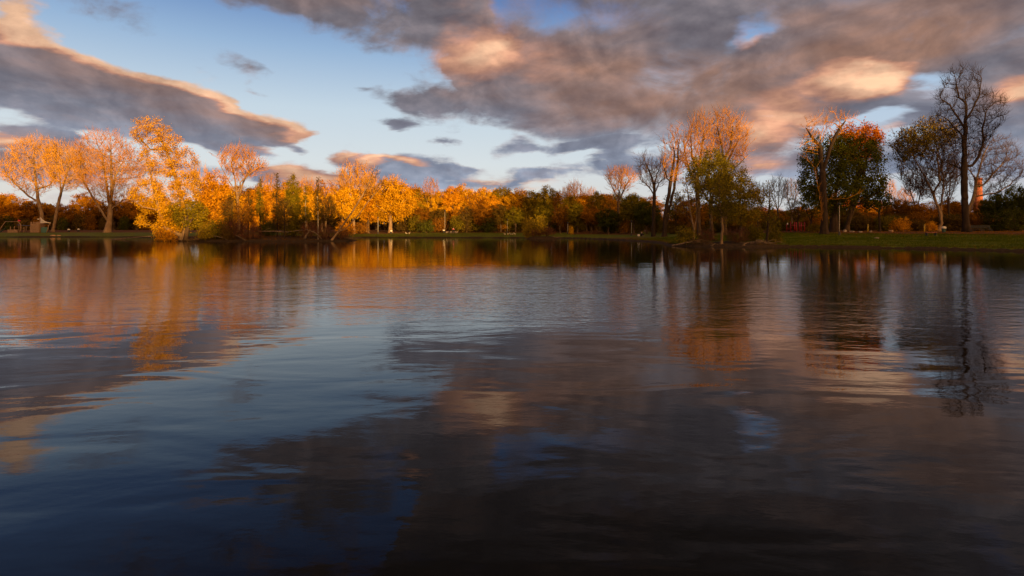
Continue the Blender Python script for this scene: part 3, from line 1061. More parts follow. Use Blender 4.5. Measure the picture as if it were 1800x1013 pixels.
key_tree('birch_tree', 'olive leafed birch with two thin wavy stems in the middle of the promontory', 1269, 70.5,
         [([(1268, 432), (1270, 400), (1267, 370), (1265, 340), (1264, 305)], None, 0), ([(1275, 382, .5), (1272, 355, .6), (1280, 325, .8)], 0, 0.3), ([(1290, 365, .5), (1304, 340, .6)], 0, 0.45), ([(1250, 350, -.5), (1238, 325, -.6)], 0, 0.5)],
         [(1222, 305), (1244, 286), (1265, 268), (1287, 280), (1312, 300), (1324, 332), (1318, 368), (1294, 398), (1250, 394), (1226, 352)], 760, seed=20, base_r=0.16, bark='pale', twig='twig_dark', leaf='olive', leaf_n=11000, leaf_size=0.20, leaf_sd=0.26, **PROM)
key_tree('leafy_tree', 'olive green leafy crown rising behind the two pale birches of the promontory', 1252, 84,
         [([(1252, 424), (1250, 380), (1248, 330), (1246, 295)], None, 0), ([(1232, 330), (1220, 300)], 0, 0.5), ([(1262, 320), (1272, 290)], 0, 0.55)],
         [(1203, 302), (1214, 276), (1232, 282), (1240, 260), (1266, 262), (1282, 285), (1292, 320), (1282, 352), (1240, 352), (1209, 332)], 620, seed=21, base_r=0.26, bark='brown', twig='twig_dark', leaf='olive', leaf_n=12000, leaf_size=0.24, leaf_sd=0.3, **LEAFY)
key_tree('leafy_tree', 'yellow green leafy tree right behind the promontory with sky showing through its edge', 1302, 92,
         [([(1302, 420), (1303, 385), (1300, 345), (1302, 315)], None, 0), ([(1318, 350), (1330, 335)], 0, 0.5), ([(1288, 350), (1280, 330)], 0, 0.5)],
         [(1270, 330), (1285, 306), (1305, 296), (1320, 312), (1322, 328), (1345, 338), (1342, 362), (1330, 395), (1290, 402), (1272, 370)], 560, seed=22, base_r=0.24, bark='brown', twig='twig_dark', leaf='yellowgreen', leaf_n=10000, leaf_size=0.24, leaf_sd=0.28, **LEAFY)
key_tree('young_tree', 'slim dark two stemmed tree alone at the right end of the promontory', 1348, 69.5,
         [([(1347, 428), (1350, 400), (1352, 370), (1354, 345), (1352, 322)], None, 0), ([(1357, 405, .3), (1362, 385, .4)], 0, 0.12), ([(1342, 372, .3), (1336, 352, .3)], 0, 0.5)],
         [(1330, 352), (1344, 335), (1352, 318), (1360, 345), (1371, 380), (1362, 402), (1336, 398)], 300, seed=23, base_r=0.14, bark='black', twig='twig_dark', leaf='olive', leaf_n=1300, leaf_size=0.18, leaf_sd=0.2, **PROM)

# --- the dark oak group on the right lawn
key_tree('oak_tree', 'broad dense dark green oak on the right lawn behind the lamp post', 1467, 97,
         [([(1466, 411), (1466, 380), (1468, 345), (1475, 310), (1480, 272)], None, 0), ([(1490, 350, 1), (1510, 322, 1.5), (1530, 300, 2)], 0, 0.3), ([(1446, 345, -1), (1430, 312, -1.5)], 0, 0.32), ([(1462, 340, 3), (1458, 300, 4)], 0, 0.4), ([(1475, 340, -3), (1490, 300, -4)], 0, 0.4), ([(1505, 358, -1), (1535, 340, -1)], 0, 0.25)],
         [(1403, 332), (1408, 290), (1411, 256), (1424, 240), (1450, 242), (1470, 236), (1500, 238), (1532, 244), (1546, 260), (1550, 290), (1547, 310), (1559, 320), (1556, 346), (1530, 354), (1507, 352), (1492, 376), (1455, 382), (1428, 368), (1412, 352)], 1500, seed=24, base_r=0.6, bark='black', twig='black',
         leaf='oakgreen', leaf_n=34000, leaf_size=0.30, leaf_sd=0.40, **LEAFY)
key_tree('bare_tree', 'thick trunked leafless tree in front of the dark oak, its pink twigs topping the crown', 1449, 90,
         [([(1449, 413), (1449, 385), (1448, 350), (1446, 310), (1443, 272), (1441, 240)], None, 0), ([(1441, 378, -.5), (1437, 358, -1), (1432, 330, -1), (1426, 296, -1)], 0, 0.08), ([(1456, 262, -.5), (1468, 236, -.5), (1482, 214, -.5)], 0, 0.62), ([(1430, 240, .5), (1420, 224, .5)], 0, 0.9), ([(1480, 350, -1.5), (1500, 340, -2)], 0, 0.35)],
         [(1402, 256), (1414, 213), (1440, 198), (1474, 192), (1496, 207), (1522, 212), (1502, 226), (1462, 250), (1430, 262), (1410, 282), (1400, 275)], 620, depth=0.6, seed=25, base_r=0.50, **{**BARE, 'bark': 'black', 'n': 1.35, 'step': 0.6, 'kill': 0.75, 'twig_r': 0.017, 'twig_len': 1.2})
key_tree('leafy_tree', 'tall orange leafed tree whose sunlit top shows above the right side of the dark oak', 1505, 105,
         [([(1488, 409), (1494, 375), (1504, 335), (1510, 290), (1508, 255)], None, 0), ([(1500, 385, 1), (1516, 340, 1), (1528, 290, 1), (1530, 255, 1)], 0, 0.02), ([(1498, 280), (1488, 250)], 0, 0.7)],
         [(1462, 246), (1475, 226), (1496, 216), (1512, 226), (1522, 212), (1537, 222), (1549, 238), (1548, 264), (1535, 285), (1500, 292), (1470, 275)], 620, seed=26, base_r=0.4, bark='brown', twig='brown', leaf='orange', leaf_n=13000, leaf_size=0.30, leaf_sd=0.34, **LEAFY)
key_tree('young_tree', 'small dark green tree with layered branches between the dark oak and the yellow post', 1546, 98,
         [([(1547, 409), (1546, 380), (1547, 350), (1544, 328)], None, 0), ([(1530, 362), (1516, 358)], 0, 0.45), ([(1556, 355), (1564, 350)], 0, 0.5)],
         [(1510, 362), (1518, 332), (1540, 318), (1556, 332), (1566, 352), (1556, 372), (1525, 376)], 380, seed=27, base_r=0.17, bark='black', twig='black', leaf='green', leaf_n=3600, leaf_size=0.28, leaf_sd=0.26, **LEAFY)

# --- far right
key_tree('ash_tree', 'pale trunked tree with olive gold leaves only outside, left of the black poplar', 1648, 104,
         [([(1650, 411), (1655, 392), (1651, 370), (1640, 340), (1626, 310), (1611, 285), (1600, 262)], None, 0), ([(1662, 360, 1), (1666, 320, 1), (1661, 280, 1), (1652, 250, 1)], 0, 0.12), ([(1638, 320, -2), (1634, 285, -2), (1630, 250, -2)], 0, 0.45), ([(1615, 330, 1), (1595, 318, 1)], 0, 0.5)],
         [(1566, 256), (1579, 245), (1598, 228), (1624, 217), (1650, 221), (1668, 233), (1682, 260), (1682, 322), (1662, 362), (1630, 355), (1600, 338), (1578, 312), (1592, 288)], 1900, seed=28, base_r=0.27, bark='pale', twig='twig_dark', leaf='yellowgreen', leaf_n=6500, leaf_size=0.32, leaf_sd=0.3,
         leaf_mask=lambda c, rng: (c[:, 2] - 0.55 * c[:, 0] > 15.8 + rng.normal(0, 1.1, len(c))), **{**BARE, 'bark': None} if False else {k: v for k, v in BARE.items() if k not in ('bark', 'twig')})
key_tree('black_poplar', 'tallest tree, a black leafless poplar with upswept limbs on the right lawn', 1698, 88,
         [([(1699, 416), (1697, 380), (1695, 340), (1695, 300), (1695, 260), (1697, 220), (1698, 190), (1697, 160)], None, 0), ([(1709, 291), (1721, 274), (1728, 250), (1727, 225), (1733, 198)], 0, 0.46), ([(1689, 262, -.5), (1682, 240, -1), (1672, 229, -1), (1658, 214, -1)], 0, 0.54),
          ([(1689, 208, .5), (1678, 182, 1), (1664, 172, 1)], 0, 0.74), ([(1687, 290, 1), (1674, 283, 1.5), (1660, 290, 1.5)], 0, 0.44), ([(1735, 262, 1), (1750, 240, 1)], 1, 0.45), ([(1704, 195, -.5), (1712, 170, -1), (1716, 140, -1)], 0, 0.8), ([(1690, 170, .5), (1684, 140, .5)], 0, 0.93), ([(1707, 322, 1.5), (1716, 312, 2)], 0, 0.38), ([(1715, 345, -1), (1735, 332, -1), (1755, 318, -1)], 0, 0.3)],
         [(1632, 212), (1640, 197), (1650, 200), (1641, 165), (1655, 150), (1661, 130), (1678, 112), (1695, 118), (1712, 119), (1730, 127), (1722, 145), (1713, 160), (1735, 156), (1756, 171), (1772, 174), (1764, 200), (1767, 222), (1747, 237), (1730, 264), (1712, 287), (1690, 302), (1664, 294), (1654, 252), (1639, 230)], 2185, depth=0.7, seed=29, base_r=0.46,
         **{**BARE, 'bark': 'black', 'twig': 'twig_dark', 'step': 0.6, 'kill': 0.75, 'twig_len': 1.3, 'twig_r': 0.019, 'twigs': 3, 'sub': 2, 'up_bias': 0.95, 'n': 1.8, 'tip_r': 0.022, 'twig': 'black'})
key_tree('bare_tree', 'light brown leafless tree spreading right behind the black poplar trunk', 1708, 113,
         [([(1688, 410), (1700, 380), (1712, 345), (1718, 310), (1728, 275), (1740, 250)], None, 0), ([(1735, 325, 1), (1758, 300, 1), (1774, 280, 1)], 0, 0.5), ([(1742, 340, -1), (1770, 325, -1)], 0, 0.42), ([(1712, 290, 2), (1714, 258, 2)], 0, 0.6)],
         [(1698, 300), (1708, 262), (1722, 238), (1745, 236), (1766, 245), (1784, 266), (1788, 292), (1800, 302), (1794, 322), (1770, 338), (1740, 348), (1712, 350)], 1444, seed=30, base_r=0.32, **{**BARE, 'bark': 'pale', 'twig': 'twig_dark', 'twig_len': 1.5, 'twigs': 3, 'sub': 3, 'twig_r': 0.02})
# ------------------------------------------------------------------ trees of the woods: a few grown shapes, each copied
SHAPES = {}


def grow_shape(kind, k):
    rng = np.random.default_rng(100 + 17 * k + sum(map(ord, kind)))
    H = 16.0
    if kind == 'round':
        lobes = [(0, 0, 10.2, 4.6, 4.4, 5.4)]
        for q in range(6):
            a = rng.uniform(0, 2 * PI)
            lobes.append((3.2 * math.cos(a), 3.2 * math.sin(a), rng.uniform(6.5, 12.5), 2.6, 2.6, 2.3))
        A = ell_points(lobes, 560, rng)
        seeds = [([(0, 0, 0), (0.1, 0, 2.5), (0, 0.1, 6), (0.2, 0, 9.5)], None, 0)]
        for q in range(4):
            a = q * PI / 2 + rng.uniform(-.5, .5)
            seeds.append(([(1.4 * math.cos(a), 1.4 * math.sin(a), 6.0), (2.8 * math.cos(a), 2.8 * math.sin(a), 8.5)], 0, rng.uniform(.3, .6)))
        kw = dict(leaf_n=13000, leaf_size=0.40, leaf_sd=0.42, base_r=0.36, twigs=2, twig_len=0.9, sub=0)
    elif kind == 'spread':
        lobes = [(-2.5, 0, 9.5, 3.8, 3.8, 4.2), (2.4, 0.6, 10.5, 3.8, 3.8, 4.6), (0, -1.5, 12.5, 3.0, 3.0, 3.2), (0, 1, 6.5, 4.6, 4.2, 2.4)]
        A = ell_points(lobes, 560, rng)
        seeds = [([(0, 0, 0), (0.2, 0, 3.0), (-0.6, 0, 6), (-1.6, 0, 9.5)], None, 0), ([(1.4, 0.3, 6.0), (2.2, 0.5, 10)], 0, 0.4), ([(0.2, -1, 7.5), (0, -1.5, 11.5)], 0, 0.55)]
        kw = dict(leaf_n=12500, leaf_size=0.40, leaf_sd=0.45, base_r=0.36, twigs=2, twig_len=0.9, sub=0)
    elif kind == 'oval':
        lobes = [(0, 0, 9.5, 3.2, 3.2, 6.3)]
        for q in range(5):
            a = rng.uniform(0, 2 * PI)
            lobes.append((1.9 * math.cos(a), 1.9 * math.sin(a), rng.uniform(5, 13), 2.0, 2.0, 2.0))
        A = ell_points(lobes, 460, rng)
        seeds = [([(0, 0, 0), (0.1, 0, 3), (-0.1, 0.1, 8), (0.1, 0, 13)], None, 0)]
        kw = dict(leaf_n=10500, leaf_size=0.38, leaf_sd=0.4, base_r=0.28, twigs=2, twig_len=0.9, sub=0)
    elif kind == 'sparse':
        lobes = [(0, 0, 10.5, 3.6, 3.6, 5.4), (1.2, 0, 7.5, 3.2, 3.2, 2.6), (-1.4, 0.5, 12.2, 2.4, 2.4, 3.0)]
        A = ell_points(lobes, 420, rng)
        b = rng.uniform(-1, 1)
        seeds = [([(0, 0, 0), (b * .3, 0, 3), (b, 0, 7), (b * .6, 0, 12)], None, 0), ([(-0.9, .4, 6.5), (-2.0, .6, 10.5)], 0, 0.3), ([(1.2, -.4, 8), (1.9, -.6, 11.5)], 0, 0.4)]
        kw = dict(leaf_n=2800, leaf_size=0.40, leaf_sd=0.35, base_r=0.27, twigs=4, twig_len=1.1, sub=1)
    elif kind == 'column':
        lobes = [(0, 0, 8.5, 1.6, 1.6, 6.0), (0, 0, 12.8, 1.2, 1.2, 2.8), (0.5, 0, 6.0, 1.9, 1.9, 2.2)]
        A = ell_points(lobes, 300, rng)
        seeds = [([(0, 0, 0), (0.1, 0, 4), (-0.1, 0.1, 9), (0.05, 0, 14.8)], None, 0)]
        kw = dict(leaf_n=1900, leaf_size=0.34, leaf_sd=0.3, base_r=0.17, twigs=3, twig_len=0.8, sub=1, trop=(0, 0, -0.05))
    elif kind == 'bare':
        w = (2.9, 3.6, 3.2)[k % 3]
        lobes = [(0, 0, 12.3, w, w, 3.6), (w * .5, 0, 11.5, w * .6, w * .6, 3.0), (-w * .5, .4, 12.0, w * .6, w * .6, 3.2), (0, 0, 9, w * .45, w * .45, 3)]
        A = ell_points(lobes, 1000, rng)
        seeds = [([(0, 0, 0), (0.1, 0, 3), (-0.1, 0.1, 7), (0.2, 0, 10.5)], None, 0)]
        for q in range(4):
            a = q * PI / 2 + rng.uniform(-.5, .5)
            seeds.append(([(.8 * math.cos(a), .8 * math.sin(a), 8.0), (1.8 * math.cos(a), 1.8 * math.sin(a), 11)], 0, rng.uniform(.45, .7)))
        kw = dict(leaf_n=0, base_r=0.24, up_bias=1.0, twigs=2, twig_len=1.9, sub=4, twig_r=0.029, tip_r=0.022, trop=(0, 0, .22), n=1.9, kill=0.85)
    bark = {'column': 'black', 'bare': 'pale'}.get(kind, 'brown')
    tw = {'bare': 'twig_pink'}.get(kind, 'twig_dark')
    kw.setdefault('trop', (0, 0, 0.12))
    kw.setdefault('twig_r', 0.016)
    kw.setdefault('kill', 1.15)
    return tree_meshes(seeds, A, step=0.7, bark=bark, twig=tw, leaf='gold' if kw['leaf_n'] else None, seed=200 + k, **kw)[:2]


WIDTH = {'round': 10.6, 'spread': 11.8, 'oval': 7.6, 'sparse': 7.6, 'column': 4.0, 'bare': 7.6}
TOP = {'round': 16.0, 'spread': 15.9, 'oval': 16.0, 'sparse': 16.3, 'column': 16.0, 'bare': 16.6}
NAMES = {'round': 'leafy_tree', 'spread': 'leafy_tree', 'oval': 'leafy_tree', 'sparse': 'half_bare_tree', 'column': 'alder_tree', 'bare': 'bare_tree'}
FIRST = {}
ROWRNG = random.Random(5)


def row_tree(kind, k, px, top, wpx, d, colour, label, group=None, bark=None):
    key = (kind, k)
    x = wx(px, d)
    z0 = gz(x, d) - 0.15
    h = wz(top, d) - z0
    sz = h / TOP[kind]
    sx = (wpx / 1000.0 * d) / WIDTH[kind]
    rz = ROWRNG.uniform(0, 2 * PI)
    if key not in FIRST:
        tr, cr = grow_shape(kind, k)
        e = place_tree(NAMES[kind], label, 'tree', (x, d, z0), tr, cr, group, rz, (sx, sx, sz))
        FIRST[key] = e
    else:
        src = FIRST[key]
        e = src.copy()
        COL.objects.link(e)
        for ch in src.children:
            c = ch.copy()
            COL.objects.link(c)
            c.parent = e
        e.location = (x, d, z0)
        e.rotation_euler = (0, 0, rz)
        e.scale = (sx, sx, sz)
        e['label'] = label
        if 'group' in e:
            del e['group']
        if group:
            e['group'] = group
    for ch in e.children:
        stem = ch.name.split('.')[0]
        if stem == 'crown' and colour:
            slot = 1 if kind != 'bare' else 0
            s = ch.material_slots[slot]
            s.link = 'OBJECT'
            s.material = LEAF[colour] if kind != 'bare' else BARK[colour]
        if stem == 'trunk' and bark:
            s = ch.material_slots[0]
            s.link = 'OBJECT'
            s.material = BARK[bark]
    return e


G1 = 'amber trees behind the far left lawn'
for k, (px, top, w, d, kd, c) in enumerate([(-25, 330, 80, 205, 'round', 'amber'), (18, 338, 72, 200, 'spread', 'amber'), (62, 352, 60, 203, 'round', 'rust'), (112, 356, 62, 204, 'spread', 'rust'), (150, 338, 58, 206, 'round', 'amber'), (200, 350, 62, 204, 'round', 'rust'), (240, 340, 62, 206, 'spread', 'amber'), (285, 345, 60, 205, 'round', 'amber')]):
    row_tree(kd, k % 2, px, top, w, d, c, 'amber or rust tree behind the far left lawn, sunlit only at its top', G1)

L2 = [
    ('round', 1, 398, 322, 52, 134, 'gold', 'golden tree between the round amber tree and the fan shaped leafless tree'),
    ('oval', 0, 441, 332, 44, 138, 'amber', 'amber tree directly below the fan shaped leafless tree of the left wood'),
    ('spread', 0, 470, 322, 56, 141, 'amber', 'wide amber tree glowing between the first and second dark alder of the left island'),
    ('oval', 1, 503, 318, 44, 143, 'gold', 'narrow golden tree seen between the second dark alder and the broad green alder'),
    ('round', 0, 539, 322, 52, 145, 'gold', 'golden tree glowing between the broad green alder and the white stemmed alder'),
    ('sparse', 0, 572, 312, 40, 146, 'amber', 'thin amber tree just right of the white stemmed alder'),
    ('round', 2, 603, 318, 58, 149, 'gold', 'golden leafed tree below the dome of upright golden twigs'),
    ('oval', 2, 648, 330, 40, 156, 'amber', 'amber tree tucked between the golden dome and the large round golden maple'),
    ('spread', 1, 712, 322, 60, 172, 'amber', 'wide amber tree rising behind the right half of the large round golden maple'),
    ('oval', 0, 738, 330, 42, 174, 'yellowgreen', 'yellow olive tree right of the large golden maple, dark at the foot'),
    ('round', 1, 772, 334, 44, 173, 'gold', 'golden tree on the right of the thin pink leafless tree'),
    ('oval', 2, 796, 326, 38, 171, 'amber', 'slim amber tree with tall bare stem, third from the pink leafless tree'),
    ('round', 0, 815, 323, 48, 174, 'gold', 'highest golden crown of the middle wood, above the pale boulders'),
    ('sparse', 1, 838, 334, 36, 170, 'amber', 'thin crowned amber tree showing several lit stems in the middle wood'),
    ('round', 2, 852, 326, 44, 176, 'gold', 'golden crown behind the lit bare stems of the middle wood'),
    ('oval', 1, 866, 342, 36, 166, 'amber', 'dull rust tree in front of the golden crowns in the middle wood'),
    ('round', 1, 884, 326, 46, 175, 'yellowgreen', 'yellow green crown with golden rim left of the last golden tree'),
    ('spread', 0, 906, 330, 52, 172, 'gold', 'last fully golden tree at the right end of the sunlit wood'),
    ('oval', 0, 934, 334, 32, 170, 'yellowgreen', 'small olive crown just right of the last golden tree'),
    ('round', 0, 963, 326, 46, 167, 'yellowgreen', 'yellow green tree rising above the bushy islet'),
    ('sparse', 2, 985, 334, 34, 165, 'rust', 'thin rust tree between the yellow green crown and the pink leafless one'),
    ('oval', 1, 1003, 343, 40, 158, 'yellowgreen', 'olive tree below the pale pink leafless crown'),
    ('oval', 2, 1030, 340, 40, 160, 'amber', 'amber tipped tree right of the pale pink leafless crown'),
    ('round', 2, 1053, 334, 46, 157, 'yellowgreen', 'olive brown tree left of the reddish vase shaped tree'),
    ('sparse', 0, 1072, 340, 34, 154, 'amber', 'thin amber tree touching the left of the reddish vase shaped tree'),
    ('round', 1, 1114, 340, 46, 138, 'olive', 'olive green tree between the reddish vase shaped tree and the black forked tree'),
    ('spread', 1, 1137, 352, 44, 134, 'green', 'low dark green tree behind the black forked tree'),
    ('sparse', 1, 1188, 335, 42, 128, 'olive', 'olive tree behind the dark double trunked tree'),
    ('round', 0, 1212, 345, 48, 124, 'rust', 'rust brown tree low behind the pale stems of the young birch'),
]
for r in L2:
    r = list(r)
    r[4] *= 1.22
    row_tree(*r)
# shaded lower trees at the edge of the middle wood
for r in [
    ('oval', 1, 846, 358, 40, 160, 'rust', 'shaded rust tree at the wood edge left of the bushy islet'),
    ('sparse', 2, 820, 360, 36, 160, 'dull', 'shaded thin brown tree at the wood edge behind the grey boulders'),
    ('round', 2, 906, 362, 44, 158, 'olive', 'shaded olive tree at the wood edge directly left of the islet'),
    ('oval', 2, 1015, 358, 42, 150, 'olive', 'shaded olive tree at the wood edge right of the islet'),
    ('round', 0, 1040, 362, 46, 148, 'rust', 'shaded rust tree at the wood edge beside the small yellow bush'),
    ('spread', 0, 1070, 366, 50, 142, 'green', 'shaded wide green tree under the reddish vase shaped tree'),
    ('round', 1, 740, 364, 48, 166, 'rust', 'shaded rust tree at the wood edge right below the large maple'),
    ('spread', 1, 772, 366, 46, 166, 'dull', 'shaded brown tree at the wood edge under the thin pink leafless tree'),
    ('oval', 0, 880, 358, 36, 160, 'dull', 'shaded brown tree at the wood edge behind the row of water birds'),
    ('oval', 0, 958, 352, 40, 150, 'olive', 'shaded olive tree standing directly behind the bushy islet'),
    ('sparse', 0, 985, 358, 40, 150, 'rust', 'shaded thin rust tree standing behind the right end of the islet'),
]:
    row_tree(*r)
# leafless ones sticking out of the woods
for r in [
    ('bare', 0, 757, 311, 40, 172, 'twig_pink', 'thin pink leafless tree rising above the golden middle wood'),
    ('bare', 1, 1010, 317, 38, 166, 'twig_pink', 'pale pink leafless crown rising above the wood right of the islet'),
    ('bare', 2, 1036, 328, 34, 168, 'twig_pink', 'low pink leafless crown beside the pale pink higher one'),
    ('bare', 2, 688, 306, 50, 172, 'twig_gold', 'leafless orange twigs showing over the large round maple'),
    ('bare', 0, 645, 302, 46, 166, 'twig_pink', 'pink leafless twigs showing right behind the golden dome'),
    ('bare', 1, 540, 312, 40, 158, 'twig_pink', 'pink leafless crown behind the white stemmed alder'),
    ('bare', 2, 470, 305, 42, 152, 'twig_pink', 'pink leafless crown behind the first dark alder'),
    ('bare', 1, 352, 290, 46, 140, 'twig_gold', 'leafless golden crown right of the golden poplar top'),
    ('bare', 0, 728, 322, 36, 178, 'twig_pink', 'faint pink twigs over the wide amber tree'),
    ('bare', 2, 1000, 326, 40, 172, 'twig_pink', 'pink twigs just left of the pale pink leafless crown'),
    ('bare', 1, 1368, 309, 42, 126, 'twig_dark', 'slender dark leafless tree left of the dark oak'),
    ('bare', 0, 1392, 313, 38, 130, 'twig_pink', 'slender pinkish leafless tree touching the left of the dark oak'),
    ('bare', 2, 1332, 318, 40, 112, 'twig_dark', 'faint grey leafless crown right of the yellow green leafy tree'),
    ('bare', 0, 1564, 312, 26, 150, 'twig_pink', 'small pink leafless tree in the gap right of the dark oak'),
    ('bare', 1, 1612, 300, 46, 124, 'twig_dark', 'slender dark leafless tree below the half bare pale trunked tree'),
    ('bare', 0, 1668, 268, 50, 118, 'twig_dark', 'pinkish leafless tree in the gap between the half bare tree and the black poplar'),
    ('bare', 1, 1590, 330, 30, 150, 'twig_pink', 'tiny pink leafless tree showing over the brown thicket on the right'),
]:
    row_tree(*r, bark='brown' if r[6] == 'twig_dark' else None)

# alders on the left island
for r in [
    ('column', 0, 437, 326, 26, 103, 'dull', 'dull brown alder, the shortest of the narrow alders on the left island'),
    ('column', 1, 457, 307, 24, 101, 'olive', 'first dark narrow alder with a leafy top on the left island'),
    ('column', 2, 487, 298, 27, 102, 'dull', 'second dark narrow alder, tallest and nearly bare, on the left island'),
    ('oval', 1, 515, 304, 32, 103, 'yellowgreen', 'broad green alder, the fullest of the alders on the left island'),
    ('column', 0, 537, 322, 26, 101, 'olive', 'dark narrow alder squeezed between the broad green one and the white stemmed one'),
    ('column', 1, 559, 307, 26, 100, 'dull', 'white stemmed narrow alder on the left island'),
    ('sparse', 2, 578, 340, 30, 103, 'dull', 'low bare brown alder just left of the leaning tree'),
    ('sparse', 0, 405, 340, 36, 103, 'dull', 'brown thin tree beside the rounded amber tree on the left island'),
    ('sparse', 1, 425, 352, 34, 101, 'rust', 'low rust tree between the rounded amber tree and the narrow alders'),
    ('sparse', 2, 500, 345, 34, 99, 'dull', 'low brown tree in front of the tallest narrow alder'),
]:
    row_tree(*r, bark='birch' if 'white stemmed' in r[7] else 'black')

# woods on the right, behind the lawn
for r in [
    ('round', 1, 1335, 362, 58, 168, 'orange', 'sunlit orange tree far behind the promontory'),
    ('spread', 0, 1372, 366, 62, 170, 'amber', 'sunlit amber tree far behind the red exercise bars'),
    ('round', 2, 1408, 362, 50, 166, 'orange', 'sunlit orange tree far behind the left edge of the dark oak'),
    ('spread', 1, 1455, 345, 60, 172, 'gold', 'sunlit golden tree seen through the stems under the dark oak'),
    ('round', 0, 1500, 340, 60, 174, 'orange', 'sunlit orange tree glimpsed between the trunks right of the lamp post'),
    ('round', 1, 1540, 350, 60, 170, 'amber', 'sunlit amber tree behind the small layered green tree'),
    ('sparse', 1, 1425, 335, 44, 112, 'olive', 'olive tree at the left flank of the dark oak'),
    ('sparse', 0, 1400, 345, 40, 118, 'dull', 'thin brown tree behind the red exercise bars'),
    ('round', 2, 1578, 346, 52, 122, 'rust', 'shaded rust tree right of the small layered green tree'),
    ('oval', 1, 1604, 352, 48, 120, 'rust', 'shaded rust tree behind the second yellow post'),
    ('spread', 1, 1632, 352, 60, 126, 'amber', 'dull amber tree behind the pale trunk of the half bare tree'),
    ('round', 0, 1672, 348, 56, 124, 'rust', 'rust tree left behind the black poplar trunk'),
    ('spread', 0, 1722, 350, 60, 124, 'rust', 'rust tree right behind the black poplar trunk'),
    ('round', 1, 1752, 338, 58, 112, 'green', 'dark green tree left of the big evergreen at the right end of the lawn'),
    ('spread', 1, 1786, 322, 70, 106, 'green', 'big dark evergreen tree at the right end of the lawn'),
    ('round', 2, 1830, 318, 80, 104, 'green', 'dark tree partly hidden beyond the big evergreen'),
    ('round', 0, 1275, 352, 52, 118, 'olive', 'olive tree low behind the middle of the promontory'),
    ('spread', 0, 1308, 366, 50, 116, 'rust', 'rust tree low behind the yellow green leafy tree'),
    ('oval', 2, 1240, 356, 40, 122, 'amber', 'amber tree glimpsed between the pale stems of the promontory'),
]:
    row_tree(*r)
# second rows, half hidden: nothing but their place in the row tells these apart
G2 = 'half hidden trees deep in the left and middle wood'
for k in range(26):
    px = 392 + k * 30 + ROWRNG.uniform(-8, 8)
    top = 329 + ROWRNG.uniform(-6, 9) + (10 if px > 930 else 0)
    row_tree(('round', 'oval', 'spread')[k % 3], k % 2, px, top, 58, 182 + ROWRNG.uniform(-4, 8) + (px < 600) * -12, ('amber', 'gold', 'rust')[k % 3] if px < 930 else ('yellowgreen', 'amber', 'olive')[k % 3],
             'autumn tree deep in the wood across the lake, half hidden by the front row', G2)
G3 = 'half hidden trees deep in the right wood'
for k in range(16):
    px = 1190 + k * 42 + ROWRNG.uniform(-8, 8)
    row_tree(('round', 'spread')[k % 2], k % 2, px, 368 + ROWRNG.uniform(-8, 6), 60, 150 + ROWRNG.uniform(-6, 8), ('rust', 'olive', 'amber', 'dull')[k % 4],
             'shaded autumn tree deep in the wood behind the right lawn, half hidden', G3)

# ------------------------------------------------------------------ bushes
BUSH = {}


def grow_bush(kind, k):
    rng = np.random.default_rng(500 + k)
    seeds = []
    n = 7
    for q in range(n):
        a = q * 2 * PI / n + rng.uniform(-.3, .3)
        r = rng.uniform(.5, 1.3)
        seeds.append(([(0.15 * math.cos(a), 0.15 * math.sin(a), 0), (r * .5 * math.cos(a), r * .5 * math.sin(a), .9), (r * math.cos(a), r * math.sin(a), 1.9)], None, 0))
    lob = [(0, 0, 1.5, 1.9, 1.8, 1.5), (.9, .2, 1.2, 1.2, 1.2, 1.1), (-.8, -.2, 1.9, 1.2, 1.2, 1.1), (.2, .5, 2.2, 1.0, 1.0, 0.9), (0, 0, .6, 2.2, 2.0, .6)]
    A = ell_points(lob, 330, rng)
    A = A[A[:, 2] > 0.1]
    if kind == 'leafy':
        kw = dict(twigs=2, sub=1, twig_len=.5, leaf='olive', leaf_n=2800, leaf_size=.21, leaf_sd=.18)
    else:
        kw = dict(twigs=5, sub=3, twig_len=.75, leaf='rust', leaf_n=260, leaf_size=.14, leaf_sd=.15)
    return tree_meshes(seeds, A, step=.28, kill=.42, base_r=.05, tip_r=.010, thick=.024, twig_r=.009, seed=40 + k, bark='brown', twig='twig_red' if kind == 'twiggy' else 'twig_dark', flare=.1, **kw)[:2]


def bush(kind, k, px, top, wpx, d, colour, label, group=None, sx2=1.0):
    key = (kind, k)
    x = wx(px, d)
    z0 = gz(x, d) - 0.08
    h = wz(top, d) - z0
    s = (wpx / 1000.0 * d) / 4.3
    sc = (s, s * sx2, h / 3.1)
    rz = ROWRNG.uniform(0, 2 * PI)
    if key not in BUSH:
        tr, cr = grow_bush(kind, k)
        e = empty('bush', (x, d, z0), label, 'bush', group, rz, sc)
        link('stem', tr, e)
        link('crown', cr, e)
        BUSH[key] = e
    else:
        src = BUSH[key]
        e = src.copy()
        COL.objects.link(e)
        for ch in src.children:
            c = ch.copy()
            COL.objects.link(c)
            c.parent = e
        e.location = (x, d, z0)
        e.rotation_euler = (0, 0, rz)
        e.scale = sc
        e['label'] = label
        if 'group' in e:
            del e['group']
        if group:
            e['group'] = group
    for ch in e.children:
        if ch.name.startswith('crown'):
            s = ch.material_slots[1]
            s.link = 'OBJECT'
            s.material = LEAF[colour]
    return e


